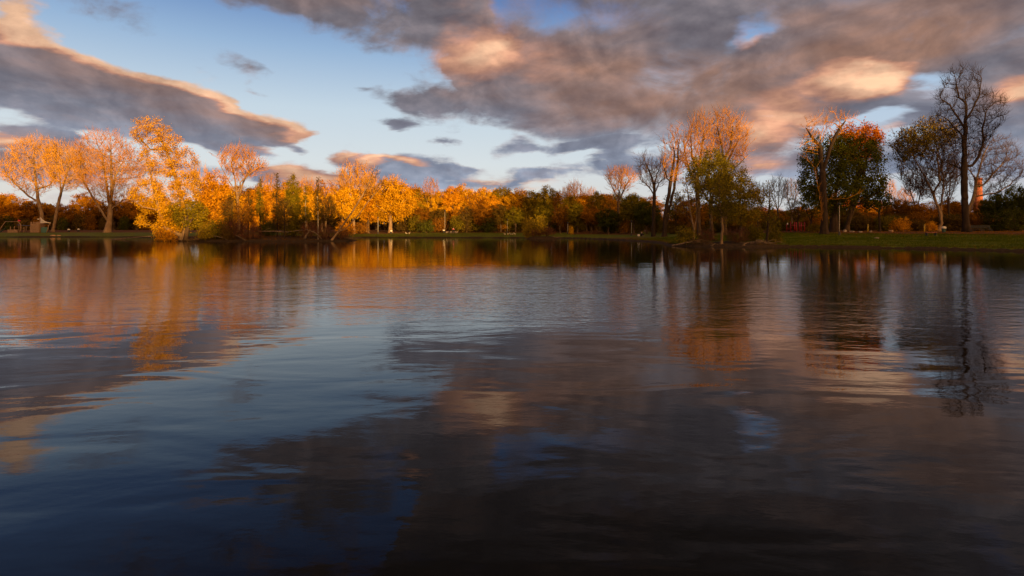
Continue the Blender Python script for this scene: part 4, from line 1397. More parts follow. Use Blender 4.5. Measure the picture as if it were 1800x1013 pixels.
for r in [
    ('leafy', 0, 292, 398, 40, 98.8, 'amber', 'low amber bush at the water under the golden poplar'),
    ('leafy', 1, 380, 384, 46, 99.5, 'olive', 'olive bush right of the golden poplar foot'),
    ('leafy', 0, 362, 392, 34, 98.3, 'yellowgreen', 'yellowish bush on the island shore right of the poplar foot'),
    ('twiggy', 0, 412, 384, 46, 99.5, 'rust', 'red brown twiggy bush beside the olive bush on the left island'),
    ('twiggy', 1, 440, 392, 44, 99.0, 'rust', 'low red brown twiggy bush below the shortest alder'),
    ('leafy', 1, 470, 384, 36, 103, 'green', 'dark green bush between the narrow alders'),
    ('leafy', 0, 515, 380, 44, 101.5, 'olive', 'olive bush at the foot of the broad green alder'),
    ('twiggy', 0, 545, 388, 40, 100.5, 'rust', 'red brown twigs at the foot of the white stemmed alder'),
    ('twiggy', 1, 572, 394, 38, 99.8, 'dull', 'dull twiggy bush left of the leaning tree foot'),
    ('twiggy', 0, 600, 402, 36, 100.5, 'dull', 'low brushwood at the right tip of the left island'),
    ('leafy', 1, 400, 398, 30, 98.6, 'dull', 'small dull bush on the bank of the left island'),
    ('leafy', 0, 608, 386, 40, 140, 'amber', 'amber bush on the lawn edge behind the leaning tree'),
    ('leafy', 1, 634, 390, 36, 152, 'rust', 'rust bush left of the lit maple trunk'),
    ('twiggy', 1, 938, 402, 38, 122, 'rust', 'purple brown twiggy bush on the left of the islet'),
    ('twiggy', 0, 962, 398, 36, 122.3, 'rust', 'purple brown twiggy bush on the right of the islet'),
    ('leafy', 0, 948, 376, 34, 123, 'yellowgreen', 'yellow green bush growing in the middle of the islet'),
    ('leafy', 1, 928, 380, 28, 122.6, 'yellowgreen', 'yellow green bush growing on the left of the islet'),
    ('leafy', 0, 1004, 396, 10, 140, 'gold', 'tiny bright yellow bush on the far lawn right of the islet'),
    ('leafy', 1, 1206, 396, 46, 72.5, 'olive', 'olive bush at the left end of the promontory'),
    ('twiggy', 0, 1243, 400, 42, 72.5, 'dull', 'dull twiggy bush between the two pale birches'),
    ('twiggy', 1, 1296, 400, 50, 71.5, 'dull', 'dull twiggy bush right of the two stemmed olive birch'),
    ('leafy', 0, 1325, 392, 42, 74, 'olive', 'olive bush between the olive birch and the slim dark tree'),
    ('leafy', 1, 1360, 396, 36, 70.5, 'olive', 'olive bush at the foot of the slim dark tree'),
    ('leafy', 0, 1432, 392, 30, 104, 'yellowgreen', 'yellow green bush left of the thick trunked leafless tree'),
    ('leafy', 1, 1560, 378, 46, 108, 'olive', 'olive bush right of the small layered green tree'),
    ('leafy', 0, 1582, 382, 40, 106, 'amber', 'amber bush left of the second yellow post'),
    ('leafy', 1, 1612, 384, 44, 106, 'dull', 'dull brown bush behind the second yellow post'),
    ('leafy', 0, 1636, 388, 24, 101, 'amber', 'small amber bush right of the second yellow post'),
    ('leafy', 1, 1672, 374, 50, 112, 'dull', 'dull bush left of the black poplar trunk'),
    ('leafy', 0, 1716, 372, 40, 110, 'rust', 'rust bush right of the black poplar trunk'),
    ('leafy', 1, 1752, 370, 56, 106, 'green', 'dark green bush behind the long black bench'),
    ('leafy', 0, 1788, 366, 60, 103, 'green', 'dark green bush at the end of the right lawn'),
]:
    bush(*r)
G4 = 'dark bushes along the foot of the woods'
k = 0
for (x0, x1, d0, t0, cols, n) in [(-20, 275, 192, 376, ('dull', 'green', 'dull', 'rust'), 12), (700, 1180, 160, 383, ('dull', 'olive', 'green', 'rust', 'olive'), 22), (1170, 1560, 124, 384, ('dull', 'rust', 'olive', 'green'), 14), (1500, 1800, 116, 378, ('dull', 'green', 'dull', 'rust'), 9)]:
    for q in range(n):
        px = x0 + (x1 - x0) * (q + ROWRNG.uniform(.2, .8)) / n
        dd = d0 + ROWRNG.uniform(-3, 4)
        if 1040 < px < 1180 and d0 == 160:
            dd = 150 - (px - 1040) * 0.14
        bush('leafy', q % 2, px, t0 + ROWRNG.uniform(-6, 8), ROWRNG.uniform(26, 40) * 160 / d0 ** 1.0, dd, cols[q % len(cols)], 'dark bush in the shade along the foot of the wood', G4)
# ------------------------------------------------------------------ far wood (one mass) and the unseen wood behind the viewer that shades the lake
def quads_mesh(name, C, size, rng, mat):
    V, F = leaf_quads(C, size, rng)
    return np_mesh(name, V, [F], [mat], smooth=False)


def build_far_wood():
    rng = np.random.default_rng(77)
    n = 90000
    px = rng.uniform(-250, 2050, n)
    d = rng.uniform(212, 232, n)
    d = np.where(px > 1180, rng.uniform(180, 200, n), d)
    topz = 9.5 + 1.8 * np.sin(px * 0.031) + 1.2 * np.sin(px * 0.083 + 1) + np.where((px > 930) & (px < 1180), -1.5, 0) + np.where(px > 1180, -2.0, 0)
    z = 1.5 + (topz - 1.5) * rng.uniform(0, 1, n) ** 1.3
    C = np.stack([wx(px, d), d, z], 1)
    o = link('far_wood', quads_mesh('far_wood', C, 1.5, rng, LEAF['dull']))
    tag(o, 'far brown wood closing the view behind the front trees', 'wood', kind='stuff')


def build_shade_wood():
    """unseen wood on the near bank behind the viewer, its skyline shaped to lay the evening shade over the lake"""
    rng = np.random.default_rng(78)
    prof = [(-260, 31), (-26, 31), (-21, 24), (-19, 10.5), (-5, 11), (0, 15), (20, 15.5), (30, 15.5), (40, 14.5), (56, 15.5), (74, 16.5), (82, 20), (92, 22.5), (97, 24.5), (101, 27.5), (113, 28.5), (130, 28.5), (148, 25), (165, 23.5), (190, 23.5), (420, 25)]  # skyline heights set by where the shade should end across the lake
    yc = 62.0
    pc = np.array(prof, float)
    xs = pc[:, 0] + yc * math.tan(SUN_AZ)
    hs = pc[:, 1] + yc / math.cos(SUN_AZ) * math.tan(SUN_EL)
    gx = np.arange(xs[0], xs[-1], 1.5)
    gh = np.interp(gx, xs, hs) + 0.5 * np.sin(gx * 1.1) + 0.4 * np.sin(gx * 2.9)
    # solid inside of the wood
    rows = []
    for x, h in zip(gx, gh):
        rows.append([(x, -yc + 9, -0.5), (x, -yc + 6, h * .55), (x, -yc + 2, h - 1.6), (x, -yc - 2, h - 1.6), (x, -yc - 6, h * .55), (x, -yc - 9, -0.5)])
    V = np.array(rows).reshape(-1, 3)
    n = len(gx)
    F = [[i * 6 + j, i * 6 + j + 1, (i + 1) * 6 + j + 1, (i + 1) * 6 + j] for i in range(n - 1) for j in range(5)]
    m = 26000
    q = rng.uniform(0, 1, m)
    x = rng.uniform(gx[0], gx[-1], m)
    h = np.interp(x, gx, gh)
    z = h * (1 - 0.75 * q ** 2.2)
    side = np.where(rng.uniform(0, 1, m) < .5, -1, 1)
    y = -yc + side * (rng.uniform(0, 2.5, m) + 6.5 * (1 - z / h))
    LV, LF = leaf_quads(np.stack([x, y, z], 1), 1.3, rng)
    me = np_mesh('wood', np.concatenate([V, LV]), [np.array(F), LF + len(V)], [BARK['black'], LEAF['dull']], np.concatenate([np.zeros(len(F), int), np.ones(len(LF), int)]), smooth=False)
    tag(link('wood', me), 'unseen wood behind the viewer, its skyline shaped to shade the lake', 'wood', kind='stuff')


build_far_wood()
build_shade_wood()
# ------------------------------------------------------------------ small things
def plain(name, c1, c2=None, rough=0.7, scale=6.0, metal=0.0):
    m = bpy.data.materials.new(name)
    m.use_nodes = True
    t = NT(m.node_tree)
    b = m.node_tree.nodes['Principled BSDF']
    b.inputs['Roughness'].default_value = rough
    b.inputs['Metallic'].default_value = metal
    p = t.new('ShaderNodeTexCoord').outputs['Object']
    n = t.noise(p, scale, 5.0, 0.6).outputs['Fac']
    c2 = c2 or tuple(c * 0.6 for c in c1)
    t.put(b.inputs['Base Color'], t.ramp(n, [(0.32, c2), (0.66, c1)]))
    return m


M = {
    'timber': plain('weathered timber', (0.30, 0.17, 0.09), (0.13, 0.070, 0.038)),
    'sail': plain('pale canvas', (0.88, 0.78, 0.68), (0.78, 0.68, 0.58)),
    'teal': plain('teal painted board', (0.045, 0.12, 0.11)),
    'blue': plain('blue rope', (0.05, 0.11, 0.30)),
    'redpaint': plain('red paint', (0.50, 0.012, 0.016), (0.36, 0.010, 0.014), 0.45),
    'yellow': plain('yellow paint', (0.62, 0.40, 0.02), (0.48, 0.30, 0.02), 0.5),
    'blackiron': plain('black painted iron', (0.020, 0.018, 0.018), (0.012, 0.011, 0.011), 0.5),
    'polegrey': plain('galvanised pole', (0.42, 0.36, 0.28), (0.30, 0.25, 0.19), 0.5),
    'white': plain('off white plastic', (0.72, 0.66, 0.58), (0.60, 0.54, 0.47), 0.6),
    'green': plain('green painted bin', (0.035, 0.075, 0.055)),
    'redwood': plain('red brown bench wood', (0.34, 0.085, 0.045), (0.20, 0.050, 0.028)),
    'stone': plain('pale fieldstone', (0.40, 0.31, 0.25), (0.20, 0.15, 0.12), 0.9, 2.5),
    'tan': plain('tan stone', (0.42, 0.25, 0.12), (0.22, 0.13, 0.07), 0.9, 2.5),
    'brick': plain('red chimney brick', (0.36, 0.10, 0.045), (0.20, 0.06, 0.03), 0.9, 0.9),
    'skin': plain('skin', (0.55, 0.33, 0.24), (0.48, 0.28, 0.20), 0.6),
    'pink': plain('pink jacket', (0.62, 0.12, 0.16), (0.50, 0.09, 0.12), 0.8),
    'dark': plain('dark clothing', (0.022, 0.022, 0.028), (0.014, 0.014, 0.018), 0.9),
    'hair': plain('brown hair', (0.060, 0.034, 0.018), None, 0.7),
    'feather': plain('white feathers', (0.52, 0.44, 0.36), (0.40, 0.33, 0.27), 0.8),
    'beak': plain('orange beak', (0.55, 0.20, 0.03)),
}


class MB:
    """collects shapes into one mesh"""

    def __init__(self):
        self.bm = bmesh.new()

    def box(self, c, s, rz=0.0, ry=0.0, rx=0.0, bevel=0.0):
        r = bmesh.ops.create_cube(self.bm, size=1.0)
        mat = Matrix.Translation(c) @ Matrix.Rotation(rz, 4, 'Z') @ Matrix.Rotation(ry, 4, 'Y') @ Matrix.Rotation(rx, 4, 'X') @ Matrix.Diagonal((s[0], s[1], s[2], 1))
        bmesh.ops.transform(self.bm, matrix=mat, verts=r['verts'])
        if bevel:
            ed = list({e for v in r['verts'] for e in v.link_edges})
            bmesh.ops.bevel(self.bm, geom=ed, offset=bevel, segments=2, affect='EDGES', profile=0.6)
        return self

    def tube(self, pts, rads, k=8, cap=True):
        pts = [Vector(p) for p in pts]
        if not hasattr(rads, '__len__'):
            rads = [rads] * len(pts)
        rings = []
        for i, p in enumerate(pts):
            d = (pts[min(i + 1, len(pts) - 1)] - pts[max(i - 1, 0)]).normalized()
            ref = Vector((0.31, 0.9, 0.2)) if abs(d.y) < 0.9 else Vector((0.9, 0.2, 0.31))
            a = d.cross(ref).normalized()
            b = d.cross(a)
            rings.append([self.bm.verts.new(p + rads[i] * (math.cos(2 * PI * q / k) * a + math.sin(2 * PI * q / k) * b)) for q in range(k)])
        for i in range(len(rings) - 1):
            for q in range(k):
                self.bm.faces.new((rings[i][q], rings[i][(q + 1) % k], rings[i + 1][(q + 1) % k], rings[i + 1][q]))
        if cap:
            self.bm.faces.new(rings[0][::-1])
            self.bm.faces.new(rings[-1])
        return self

    def lathe(self, prof, k=16, loc=(0, 0, 0)):
        rings = []
        for r, z in prof:
            rings.append([self.bm.verts.new((loc[0] + r * math.cos(2 * PI * q / k), loc[1] + r * math.sin(2 * PI * q / k), loc[2] + z)) for q in range(k)])
        for i in range(len(rings) - 1):
            for q in range(k):
                self.bm.faces.new((rings[i][q], rings[i][(q + 1) % k], rings[i + 1][(q + 1) % k], rings[i + 1][q]))
        self.bm.faces.new(rings[0][::-1])
        self.bm.faces.new(rings[-1])
        return self

    def build(self, name, mat, parent=None, smooth=False):
        bmesh.ops.recalc_face_normals(self.bm, faces=self.bm.faces)
        me = bpy.data.meshes.new(name)
        self.bm.to_mesh(me)
        self.bm.free()
        me.materials.append(mat)
        if smooth:
            me.polygons.foreach_set('use_smooth', [True] * len(me.polygons))
        return link(name, me, parent)


def spot(px, d, dz=0.0):
    x = wx(px, d)
    return (x, d, gz(x, d) + dz)


# --- the wooden ship shaped play fort on the far left lawn
def build_fort():
    d = 165.0
    k = d / 1000.0
    px0 = 46.0
    loc = spot(px0, d)
    e = empty('play_fort', loc, 'wooden ship shaped play fort with a pale triangular sail on the far left lawn', 'playground')
    X = lambda px: (px - px0) * k
    Z = lambda py: (404.0 - py) * k
    b = MB()
    for q in range(7):                                        # log wall courses of the tower
        b.box((X(65.5), 0, .22 + q * .36), (2.5, 1.9, .33), bevel=.05)
    for px in (59.5, 64, 70):
        b.box((X(px), -.85, 2.86), (.42, .14, .55), bevel=.03)
        b.box((X(px), .85, 2.86), (.42, .14, .55), bevel=.03)
    b.build('tower', M['timber'], e)
    b = MB()
    for q in range(3):
        b.box((X(24.5), -.4, .15 + q * .3), (2.9, .22, .27), bevel=.04)
    b.build('low_wall', M['timber'], e)
    for px, top in ((17, 393), (24, 392), (32, 391), (41, 394), (45, 391), (52, 393)):
        MB().tube([(X(px), .2, 0), (X(px) + .04, .2, Z(top))], [.10, .08]).build('post', M['timber'], e, True)
    MB().tube([(X(73.3), -.6, -.1), (X(73.3), -.6, Z(374.5))], [.15, .10]).build('mast', M['timber'], e, True)
    MB().tube([(X(85), -.6, -.1), (X(87.2), -.6, Z(397)), (X(88.5), -.6, Z(391.5)), (X(92), -.6, Z(387))], [.14, .13, .11, .09]).build('prow_post', M['timber'], e, True)
    MB().tube([(X(36), -.3, -.1), (X(38.4), -.3, Z(397)), (X(38), -.3, Z(390)), (X(33.5), -.3, Z(384.5))], [.16, .15, .13, .10]).build('curved_post', M['timber'], e, True)
    MB().tube([(X(-1), -.3, 0), (X(5), -.3, Z(393)), (X(11.5), -.3, Z(384))], [.12, .10, .09]).build('slanted_post', M['timber'], e, True)
    MB().tube([(X(11), -.3, Z(384.6)), (X(34), -.3, Z(384.6))], .08).build('beam', M['timber'], e, True)
    # sail: a curved sheet with real thickness
    bm = bmesh.new()
    N = 10
    rows = []
    for i in range(N + 1):
        s = i / N
        x = X(74) + (X(92) - X(74)) * s
        zt = Z(376.5) + (Z(386.4) - Z(376.5)) * (1 - (1 - s) ** 1.7)
        zb = Z(387.2)
        y = -.6 - .35 * math.sin(PI * s)
        rows.append([bm.verts.new((x, y, zt)), bm.verts.new((x, y - .12 * math.sin(PI * s), (zt + zb) / 2)), bm.verts.new((x, y, zb))])
    for i in range(N):
        for j in range(2):
            bm.faces.new((rows[i][j], rows[i + 1][j], rows[i + 1][j + 1], rows[i][j + 1]))
    bmesh.ops.solidify(bm, geom=bm.faces[:], thickness=.03)
    me = bpy.data.meshes.new('sail')
    bm.to_mesh(me)
    bm.free()
    me.materials.append(M['sail'])
    link('sail', me, e)
    MB().box((X(80.4), -.4, .78), (2.05, .12, 1.55), bevel=.02).build('hull_panel', M['teal'], e)
    MB().tube([(X(29), .1, Z(390.4)), (X(38), .1, Z(391)), (X(48), .1, Z(391.6)), (X(58), .1, Z(391.2))], .06).build('rope', M['blue'], e, True)
    MB().box((X(35.2), -.3, Z(382.8)), (.75, .05, .42), ry=.15).build('flag', M['redpaint'], e)
    MB().box((X(70.2), -.6, Z(380.2)), (.6, .04, .2), ry=-.1).build('pennant', M['white'], e)
    MB().box((X(9), -.7, .75), (2.1, .55, .10), ry=-.62, bevel=.02).build('slide', M['green'], e)


# --- lamp posts
def lamp(px, d, top, label, rad=.055, base=True):
    loc = spot(px, d)
    h = wz(top, d) - loc[2]
    e = empty('lamp_post', loc, label, 'lamp post', 'lamp posts along the lake path')
    MB().tube([(0, 0, 0), (0, 0, h * .5), (0, 0, h)], [rad, rad * .85, rad * .7], 10).build('pole', M['polegrey'], e, True)
    MB().lathe([(rad * 3.2, 0), (rad * 3.2, .12), (rad * 2.3, .2), (rad * 2.0, .52), (rad * 1.2, .58)], 14).build('base', M['blackiron'], e)
    MB().lathe([(.06, h - .02), (.20, h + .05), (.24, h + .30), (.10, h + .42), (.02, h + .44)], 14).build('lamp_head', M['blackiron'], e, True)


def bin_(px, d, label, h=.95, top='white', body='blackiron'):
    e = empty('litter_bin', spot(px, d), label, 'litter bin')
    MB().lathe([(.20, 0), (.24, .08), (.28, h * .62)], 14).build('body', M[body], e)
    MB().lathe([(.30, h * .62 + .004), (.34, h * .72), (.30, h * .9), (.12, h)], 14).build('lid', M[top], e, True)


# --- stones
def stone(px, d, w, h, label, mat='stone', group=None, tilt=0.0, seed=0, dep=None):
    rng = random.Random(seed + int(px))
    loc = spot(px, d)
    bm = bmesh.new()
    bmesh.ops.create_icosphere(bm, subdivisions=3, radius=1.0)
    ph = [rng.uniform(0, 6) for _ in range(6)]
    for v in bm.verts:
        c = v.co
        f = 1 + .16 * math.sin(2.3 * c.x + ph[0]) + .14 * math.sin(2.7 * c.y + ph[1]) + .12 * math.sin(3.1 * c.z + ph[2]) + .06 * math.sin(6 * c.x + 5 * c.z + ph[3])
        v.co = c * f
        if v.co.z > .62:
            v.co.z = .62 + (v.co.z - .62) * .3
    me = bpy.data.meshes.new('boulder')
    bmesh.ops.transform(bm, matrix=Matrix.Rotation(tilt, 4, 'Y') @ Matrix.Diagonal((w / 2, (dep or w) / 2, h / 1.35, 1)), verts=bm.verts)
    bm.to_mesh(me)
    bm.free()
    me.materials.append(M[mat])
    o = link('boulder', me)
    o.location = (loc[0], loc[1], loc[2] + h * .22)
    o.rotation_euler = (0, 0, rng.uniform(0, .6))
    tag(o, label, 'boulder', group)


# --- driftwood
def driftwood(name, pts, r0, label, px0, d, branches=(), mat='grey', cat='driftwood'):
    """pts: (px, py, depth offset) along the log"""
    x0 = wx(px0, d)
    z0 = gz(x0, d)
    loc = (x0, d, z0)
    P = [(wx(p[0], d) - x0, (p[2] if len(p) > 2 else 0.0), wz(p[1], d) - z0) for p in pts]
    n = len(P)
    r0 *= .6
    b = MB().tube(P, [r0 * (1 - .65 * i / (n - 1)) for i in range(n)], 8)
    for q, br in enumerate(branches):
        Q = [(wx(p[0], d) - x0, (p[2] if len(p) > 2 else 0.0), wz(p[1], d) - z0) for p in br]
        b.tube(Q, [r0 * .55 * (1 - .7 * i / (len(Q) - 1)) for i in range(len(Q))], 6)
    o = b.build(name, BARK[mat] if mat in BARK else M[mat], None, True)
    o.location = loc
    tag(o, label, cat)


def skin_mesh(name, verts, edges, rad, mat, parent, sub=2):
    me = bpy.data.meshes.new(name)
    me.from_pydata([Vector(v) for v in verts], edges, [])
    me.materials.append(mat)
    o = link(name, me, parent)
    sk = o.modifiers.new('skin', 'SKIN')
    sk.use_smooth_shade = True
    for v, r in zip(me.skin_vertices[0].data, rad):
        v.radius = (r, r)
    me.skin_vertices[0].data[0].use_root = True
    o.modifiers.new('soft', 'SUBSURF').render_levels = sub
    return o


def seated_person(px, d, label, jacket, seat=.0, rz=0.0):
    """sitting with knees drawn up; seat is the height of what they sit on"""
    loc = spot(px, d, seat)
    e = empty('person', loc, label, 'person', rz=rz)
    V = [(0, 0, .14), (0, .02, .34), (0, -.02, .56), (0, -.04, .68), (0, -.07, .80), (0, -.08, .88),
         (.10, -.06, .13), (.15, -.44, .44 if not seat else .14), (.14, -.62, .05 - seat if seat else .06), (.14, -.74, .03 - seat if seat else .04),
         (-.10, -.06, .13), (-.15, -.44, .44 if not seat else .14), (-.14, -.62, .05 - seat if seat else .06), (-.14, -.74, .03 - seat if seat else .04),
         (.19, -.02, .55), (.25, -.16, .33), (.15, -.36, .36), (.13, -.42, .37), (-.19, -.02, .55), (-.25, -.16, .33), (-.15, -.36, .36), (-.13, -.42, .37)]
    E = [(0, 1), (1, 2), (2, 3), (3, 4), (4, 5), (0, 6), (6, 7), (7, 8), (8, 9), (0, 10), (10, 11), (11, 12), (12, 13), (2, 14), (14, 15), (15, 16), (16, 17), (2, 18), (18, 19), (19, 20), (20, 21)]
    R = [.13, .12, .13, .055, .092, .075, .09, .065, .045, .045, .09, .065, .045, .045, .065, .045, .038, .035, .065, .045, .038, .035]
    skin_mesh('body', V, E, R, M['skin'], e)
    JV = [V[i] for i in (0, 1, 2, 14, 15, 16, 18, 19, 20)]
    JE = [(0, 1), (1, 2), (2, 3), (3, 4), (4, 5), (2, 6), (6, 7), (7, 8)]
    skin_mesh('jacket', JV, JE, [.16, .15, .16, .09, .066, .05, .09, .066, .05], jacket, e)
    TV = [V[i] for i in (0, 6, 7, 8, 10, 11, 12)]
    skin_mesh('trousers', TV, [(0, 1), (1, 2), (2, 3), (0, 4), (4, 5), (5, 6)], [.155, .11, .085, .06, .11, .085, .06], M['dark'], e)
    skin_mesh('hair', [(0, -.03, .82), (0, -.05, .90), (0, -.08, .935)], [(0, 1), (1, 2)], [.09, .10, .06], M['hair'], e)


def goose(px, d, label, rz, group, scale=1.0, src=[None]):
    loc = spot(px, d)
    if src[0] is None:
        e = empty('goose', loc, label, 'goose', group, rz)
        V = [(.30, 0, .34), (.18, 0, .33), (0, 0, .34), (-.18, 0, .40), (-.26, 0, .52), (-.27, 0, .66), (-.31, 0, .74), (-.38, 0, .735)]
        skin_mesh('body', V, [(i, i + 1) for i in range(7)], [.035, .10, .15, .12, .06, .042, .055, .03], M['feather'], e)
        MB().tube([(-.37, 0, .735), (-.47, 0, .72)], [.026, .008], 6).build('beak', M['beak'], e, True)
        for s in (-.06, .06):
            MB().tube([(0, s, .24), (.02, s, .10), (0, s, .015), (-.09, s, .012)], [.018, .014, .014, .02], 6).build('leg', M['beak'], e, True)
        src[0] = e
    else:
        e = src[0].copy()
        COL.objects.link(e)
        for ch in src[0].children:
            c = ch.copy()
            COL.objects.link(c)
            c.parent = e
        e.location = loc
        e.rotation_euler = (0, 0, rz)
        e['label'] = label
        e['group'] = group
    e.scale = (scale,) * 3


build_fort()
lamp(1475.5, 86, 361, 'pale lamp post on a black foot in front of the dark oak')
lamp(664.5, 150, 384, 'lamp post shining beside the lit trunk of the large golden maple', .07)
lamp(782, 158, 372, 'lamp post with a pale bin at its foot, left of the pale boulders', .06)
lamp(892, 152, 388, 'lamp post at the wood edge left of the bushy islet', .06)
lamp(998, 146, 393, 'short pale lamp post beside the tiny bright yellow bush', .08)
lamp(1110, 122, 391, 'lamp post on a dark foot left of the black forked tree', .055)
bin_(687.5, 152, 'dark litter bin with a white lid on the lawn right of the lit maple')
bin_(780, 157, 'litter bin with a pale lid at a lamp post foot by the pale boulders', .9)
bin_(121, 170, 'dark litter bin with a white lid between play fort and wide leafless tree')
bin_(138, 171, 'litter bin with a white lid nearest the wide leafless tree')
bin_(1659, 88, 'green litter bin on the leaf carpet left of the black poplar', .95, 'white', 'green')
stone(793.5, 156, 1.2, .75, 'pale grey boulder on the far lawn under the pink clad person')
stone(802, 156, 1.25, .7, 'pale grey boulder right of the one the pink clad person sits on', seed=3)
stone(786, 157, .8, .6, 'small pale boulder between the far lamp post bin and the larger boulders', seed=5)
stone(93.5, 148.5, 1.2, .40, 'flat tan shore stone, larger of two, below the play fort', 'tan')
stone(103.5, 148.5, .8, .32, 'small flat shore stone right of the larger one below the play fort', 'tan', seed=2)
for r in [(1484.5, 97, .62, .50, 'upright pale boulder right of the lamp post on the right lawn', 'stone'),
          (1497.5, 95, .68, .28, 'flat pale boulder second from the lamp post on the right lawn', 'stone'),
          (1511.5, 93, .62, .26, 'flat pale boulder just left of the first yellow post', 'stone'),
          (1531, 94, .45, .26, 'small dull boulder just right of the first yellow post', 'stone'),
          (1541, 77, .60, .18, 'low flat stone lying alone in the middle of the right lawn', 'stone')]:
    stone(r[0], r[1], r[2], r[3], r[4], r[5])
stone(1566, 92, .58, .42, 'tilted tan boulder midway between the two yellow posts', 'tan', tilt=-.5)

for px, d, lab in ((1525.5, 95, 'yellow post near the small layered green tree'), (1625, 91, 'yellow post beside the red brown bench')):
    e = empty('marker_post', spot(px, d), lab, 'post', 'yellow posts on the right lawn')
    h = wz(395, d) - spot(px, d)[2]
    MB().tube([(0, 0, -.1), (0, 0, h - .05), (0, 0, h)], [.095, .095, .075], 14).build('post', M['yellow'], e, True)
    MB().lathe([(.105, h * .80), (.105, h * .86)], 14).build('band', M['blackiron'], e)

# red exercise frame
d = 112.0
e = empty('exercise_frame', spot(1399, d), 'red outdoor exercise bars on the lawn left of the dark oak', 'exercise bars')
k = d / 1000.0
for px, w in ((1383, .06), (1390, .07), (1396.5, .07), (1400, .07), (1405, .07), (1408.5, .07), (1414, .07)):
    MB().tube([((px - 1399) * k, 0, -.1), ((px - 1399) * k, 0, 1.85 if px > 1385 else 1.45)], w, 8).build('post', M['redpaint'], e, True)
for a, b_, z in ((1390, 1396.5, 1.25), (1405, 1414, 1.15), (1396.5, 1400, 1.8), (1405, 1408.5, 1.8), (1383, 1390, .5)):
    MB().tube([((a - 1399) * k, 0, z), ((b_ - 1399) * k, 0, z)], .035, 6).build('bar', M['redpaint'], e, True)
b = MB()
for q in range(4):
    for a, b_ in ((1396.5, 1400), (1405, 1408.5)):
        b.tube([((a - 1399) * k, 0, .35 + q * .38), ((b_ - 1399) * k, 0, .35 + q * .38)], .03, 6)
b.build('rungs', M['redpaint'], e, True)
MB().box(((1384 - 1399) * k, -.08, 1.52), (.26, .03, .34), bevel=.01).build('sign', M['white'], e)

# benches
d = 80.0
e = empty('park_bench', spot(1636.5, d), 'backless red brown bench on the right lawn beside a yellow post', 'bench')
b = MB()
for y in (-.16, 0, .16):
    b.box((0, y, .46), (1.65, .13, .06), bevel=.012)
b.build('seat', M['redwood'], e)
for s in (-.62, .62):
    MB().box((s, 0, .21), (.12, .40, .42), bevel=.02).build('leg', M['blackiron'], e)
d = 86.0
e = empty('park_bench', spot(1726, d), 'long black park bench with a backrest right behind the black poplar trunk', 'bench')
b = MB()
for y in (-.18, -.02, .14):
    b.box((0, y, .46), (2.9, .13, .05), bevel=.012)
b.build('seat', M['blackiron'], e)
b = MB()
for z in (.68, .84, .99):
    b.box((0, .26 + (z - .6) * .18, z), (2.9, .04, .11), rx=.2, bevel=.01)
b.build('backrest', M['blackiron'], e)
for s in (-1.35, 0, 1.35):
    MB().tube([(s, -.22, -.05), (s, -.2, .44), (s, .18, .44), (s, .33, 1.02)], .035, 6).build('frame', M['blackiron'], e)
    MB().tube([(s, .2, -.05), (s, .17, .42)], .035, 6).build('leg', M['blackiron'], e)

seated_person(797, 155.6, 'person in a pink jacket sitting on a boulder on the far lawn', M['pink'], .62)
seated_person(1127.5, 117, 'person in dark clothes sitting on the grass left of the black forked tree', M['dark'], 0.0, .4)
b = MB().box((0, 0, .22), (.48, .30, .44), bevel=.10)
o = b.build('bag', M['white'], None, True)
o.location = spot(1122.5, 117)
tag(o, 'small white bag on the grass beside the person in dark clothes', 'bag')

GG = 'white geese on the far lawn'
for px, rz, lab in ((887.5, .3, 'white goose at the left end of the row of five by the islet'), (893, 1.2, 'white goose second from the left in the row of five by the islet'), (897.5, -.4, 'white goose in the middle of the row of five by the islet'),
                    (901, 2.6, 'white goose next to the last in the row of five by the islet'), (905.5, .5, 'white goose at the islet end of the row of five')):
    goose(px, 141.5, lab, rz, GG, .85)
goose(714.5, 146, 'white goose on the shore right of the lit maple, left one of a pair', .4, GG, .9)
goose(719, 146, 'white goose on the shore right of the lit maple, right one of a pair', 2.9, GG, .9)

driftwood('driftwood', [(536, 421), (538, 412, .3), (544, 406, .2), (552, 408, 0), (562, 415, -.3), (568, 422, -.5)], .22, 'arched grey driftwood root at the water left of the leaning tree', 550, 98.2, [[(544, 407), (538, 403, .3), (533, 406, .4)], [(540, 411), (535, 417), (532, 421)]])
driftwood('fallen_log', [(450, 407.5), (480, 406.6), (505, 408), (524, 405.5), (545, 404.5)], .20, 'long pale fallen log lying across the left island under the alders', 498, 100, [[(462, 407), (472, 402), (478, 400.5)], [(524, 405), (535, 403)]])
driftwood('fallen_log', [(190, 421.6), (215, 419.5), (238, 417.3), (266, 415.2)], .22, 'thin tan log sloping along the bare spit left of the golden poplar', 228, 118, [[(226, 418.6), (205, 421.3)]])
driftwood('fallen_log', [(376, 415), (390, 418), (406, 424)], .14, 'bare pole slanting into the water below the red brown twiggy bush', 391, 98.0, [])
driftwood('fallen_log', [(415, 414), (424, 418), (433, 424)], .13, 'short bare pole slanting into the water right of the longer one', 424, 97.6, [])
driftwood('snag', [(319, 430), (320, 420), (321, 413), (321, 406)], .09, 'pale upright snag standing in the water before the golden poplar', 320, 96.6, [[(320, 421), (315, 419)], [(320, 418), (324, 413)], [(320, 424), (316, 422)]])
driftwood('driftwood', [(1181, 432), (1195, 429), (1212, 426), (1232, 422)], .17, 'thin driftwood log reaching into the water left of the promontory', 1206, 71, [[(1195, 429), (1186, 430.5)], [(1212, 426), (1226, 427)]])
driftwood('driftwood', [(1250, 435), (1253, 431), (1257, 428.5)], .13, 'short forked driftwood before the olive birch on the promontory', 1253, 68.6, [[(1251, 433), (1248, 431)], [(1257, 428.5), (1262, 430)]])
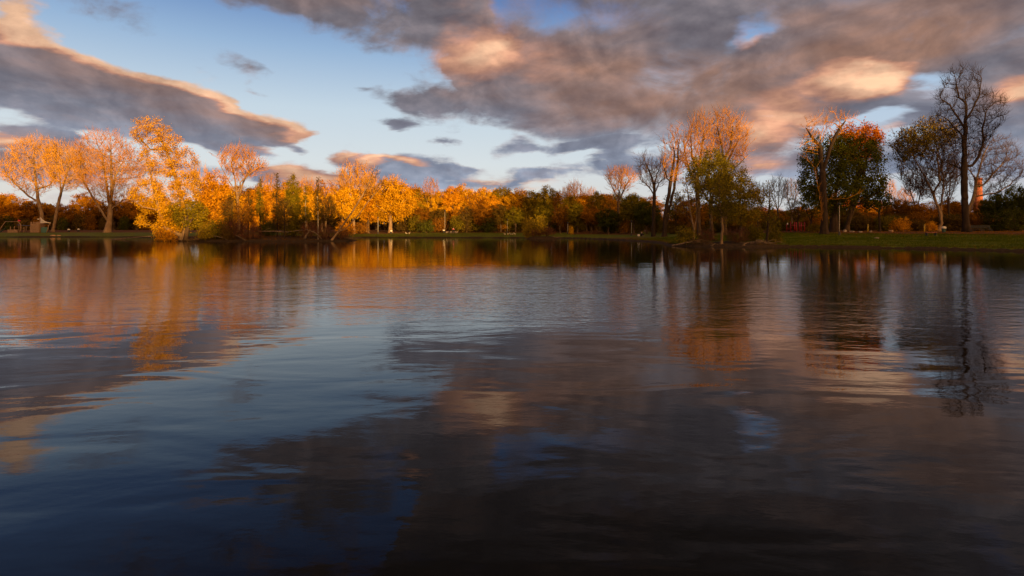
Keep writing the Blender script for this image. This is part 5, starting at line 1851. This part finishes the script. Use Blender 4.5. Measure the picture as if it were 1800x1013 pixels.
driftwood('driftwood', [(1302, 436), (1306, 431), (1311, 428), (1316, 426)], .16, 'bent tan driftwood before the twiggy bush on the promontory', 1308, 67.4, [[(1311, 428), (1300, 427)], [(1306, 431), (1312, 432)]])
driftwood('fallen_log', [(1222, 421.5), (1240, 422), (1262, 423)], .17, 'dark log lying between the two pale birches', 1241, 71.6, [], 'black')
driftwood('driftwood', [(970, 416), (978, 417.5), (990, 419)], .12, 'thin pale stick leaning off the right end of the islet', 978, 121.5, [[(976, 417), (986, 416.5)]])
for px, d, lab, s in ((612, 101, 'heap of dead branches at the right tip of the left island', 5), (330, 98.6, 'heap of dark roots and sticks at the golden poplar foot', 6), (1222, 70.6, 'heap of sticks at the left end of the promontory', 7), (1330, 68.6, 'heap of sticks at the right end of the promontory', 8)):
    rng = random.Random(s)
    b = MB()
    k = d / 1000
    for q in range(26):
        a = rng.uniform(-1, 1)
        x, y = rng.gauss(0, 9 * k), rng.gauss(0, .5)
        L = rng.uniform(.6, 2.2)
        z = abs(rng.gauss(0, .18))
        b.tube([(x, y, z), (x + L * .5 * math.cos(a), y + rng.uniform(-.3, .3), z + .22 * abs(math.sin(a)) + .1), (x + L * math.cos(a) * (1 if rng.random() < .5 else .8), y + rng.uniform(-.5, .5), z + rng.uniform(-.1, .3))], [.045, .035, .015], 5)
    o = b.build('brushwood', BARK['grey'] if s in (5, 8) else BARK['brown'], None, True)
    o.location = spot(px, d, .02)
    tag(o, lab, 'brushwood')

# chimney far behind the right wood
d = 420.0
x = wx(1719.5, d)
e = empty('chimney', (x, d, gz(x, d)), 'red brick chimney stack far behind the light leafless tree on the right', 'chimney')
h = wz(313, d) - gz(x, d)
MB().lathe([(3.2, -1), (2.8, h * .5), (2.3, h - 1.5)], 28).build('shaft', M['brick'], e, True)
MB().lathe([(2.35, h - 1.5), (2.6, h - 1.2), (2.6, h - .3), (2.2, h)], 28).build('cap', M['brick'], e)


# ------------------------------------------------------------------ grass and fallen leaves
def scatter():
    rng = np.random.default_rng(5)
    n = 260000
    x = rng.uniform(18, 100, n)
    y = rng.uniform(52, 106, n)
    dl = -signed(SHORE_S, x, y)
    keep = (dl > 0.35) & (dl < 30) & (np.abs(x) < 0.93 * y)
    prom = ((x - 26.5) / 7) ** 2 + ((y - 70) / 5) ** 2 < 1
    keep &= ~prom
    x, y = x[keep], y[keep]
    m = len(x)
    z = ground_z(x, y)
    hgt = rng.uniform(.05, .15, m) * (1 + .5 * wob(x, y, .8))
    a = rng.uniform(0, PI, m)
    w = .022
    tilt = rng.normal(0, .05, (m, 2))
    V = np.empty((m, 3, 3))
    V[:, 0] = np.stack([x - w * np.cos(a), y - w * np.sin(a), z - .01], 1)
    V[:, 1] = np.stack([x + w * np.cos(a), y + w * np.sin(a), z - .01], 1)
    V[:, 2] = np.stack([x + tilt[:, 0], y + tilt[:, 1], z + hgt], 1)
    F = np.arange(m * 3).reshape(-1, 3)
    gm = leaf_material('grass blades', ((0.030, 0.050, 0.003), (0.062, 0.088, 0.004), (0.12, 0.13, 0.008)), 0.25, 0.5)
    o = link('grass', np_mesh('grass', V.reshape(-1, 3), [F], [gm], smooth=False))
    tag(o, 'short green lawn grass on the right bank', 'grass', kind='stuff')
    # leaf litter
    n = 60000
    x = np.concatenate([rng.uniform(18, 105, n // 2), rng.uniform(-70, -26, n // 4), rng.uniform(-60, 30, n // 4)])
    y = np.concatenate([rng.uniform(52, 112, n // 2), rng.uniform(96, 122, n // 4), rng.uniform(130, 165, n // 4)])
    dl = -signed(SHORE_S, x, y)
    di = signed(ISLE_S, x, y)
    ok = ((dl > 0.2) & (rng.uniform(0, 1, len(x)) < 0.06 + sstep(14, 30, dl))) | (di > 0.2)
    x, y = x[ok], y[ok]
    C = np.stack([x, y, ground_z(x, y) + .03], 1)
    V, F = leaf_quads(C, .16, rng, up=2.5, out=0.0)
    o = link('fallen_leaves', np_mesh('fallen_leaves', V, [F], [LEAF['rust']], smooth=False))
    tag(o, 'rust coloured fallen leaves on lawn and island', 'leaves', kind='stuff')

    # ragged tufts along the water's edge
    n = 90000
    x = rng.uniform(14, 66, n)
    y = rng.uniform(44, 130, n)
    dl = -signed(SHORE_S, x, y) + 0.35 * wob(x, y, 0.8)
    clump = wob(x, y, 1.9) + 0.7 * wob(y, x, 4.3)
    ok = (dl > 0.12) & (dl < 1.0 + 0.4 * clump) & (clump > -0.35)
    x, y, clump = x[ok], y[ok], clump[ok]
    m = len(x)
    z = ground_z(x, y)
    hgt = rng.uniform(.12, .42, m) * (0.6 + 0.35 * np.clip(clump, 0, 2))
    a = rng.uniform(0, PI, m)
    w = .018
    lean = rng.normal(0, .10, (m, 2))
    V = np.empty((m, 3, 3))
    V[:, 0] = np.stack([x - w * np.cos(a), y - w * np.sin(a), z - .02], 1)
    V[:, 1] = np.stack([x + w * np.cos(a), y + w * np.sin(a), z - .02], 1)
    V[:, 2] = np.stack([x + lean[:, 0], y + lean[:, 1], z + hgt], 1)
    o = link('shore_grass', np_mesh('shore_grass', V.reshape(-1, 3), [np.arange(m * 3).reshape(-1, 3)], [LEAF['dull']], smooth=False))
    tag(o, 'brown ragged grass tufts along the edge of the water', 'grass', kind='stuff')


scatter()
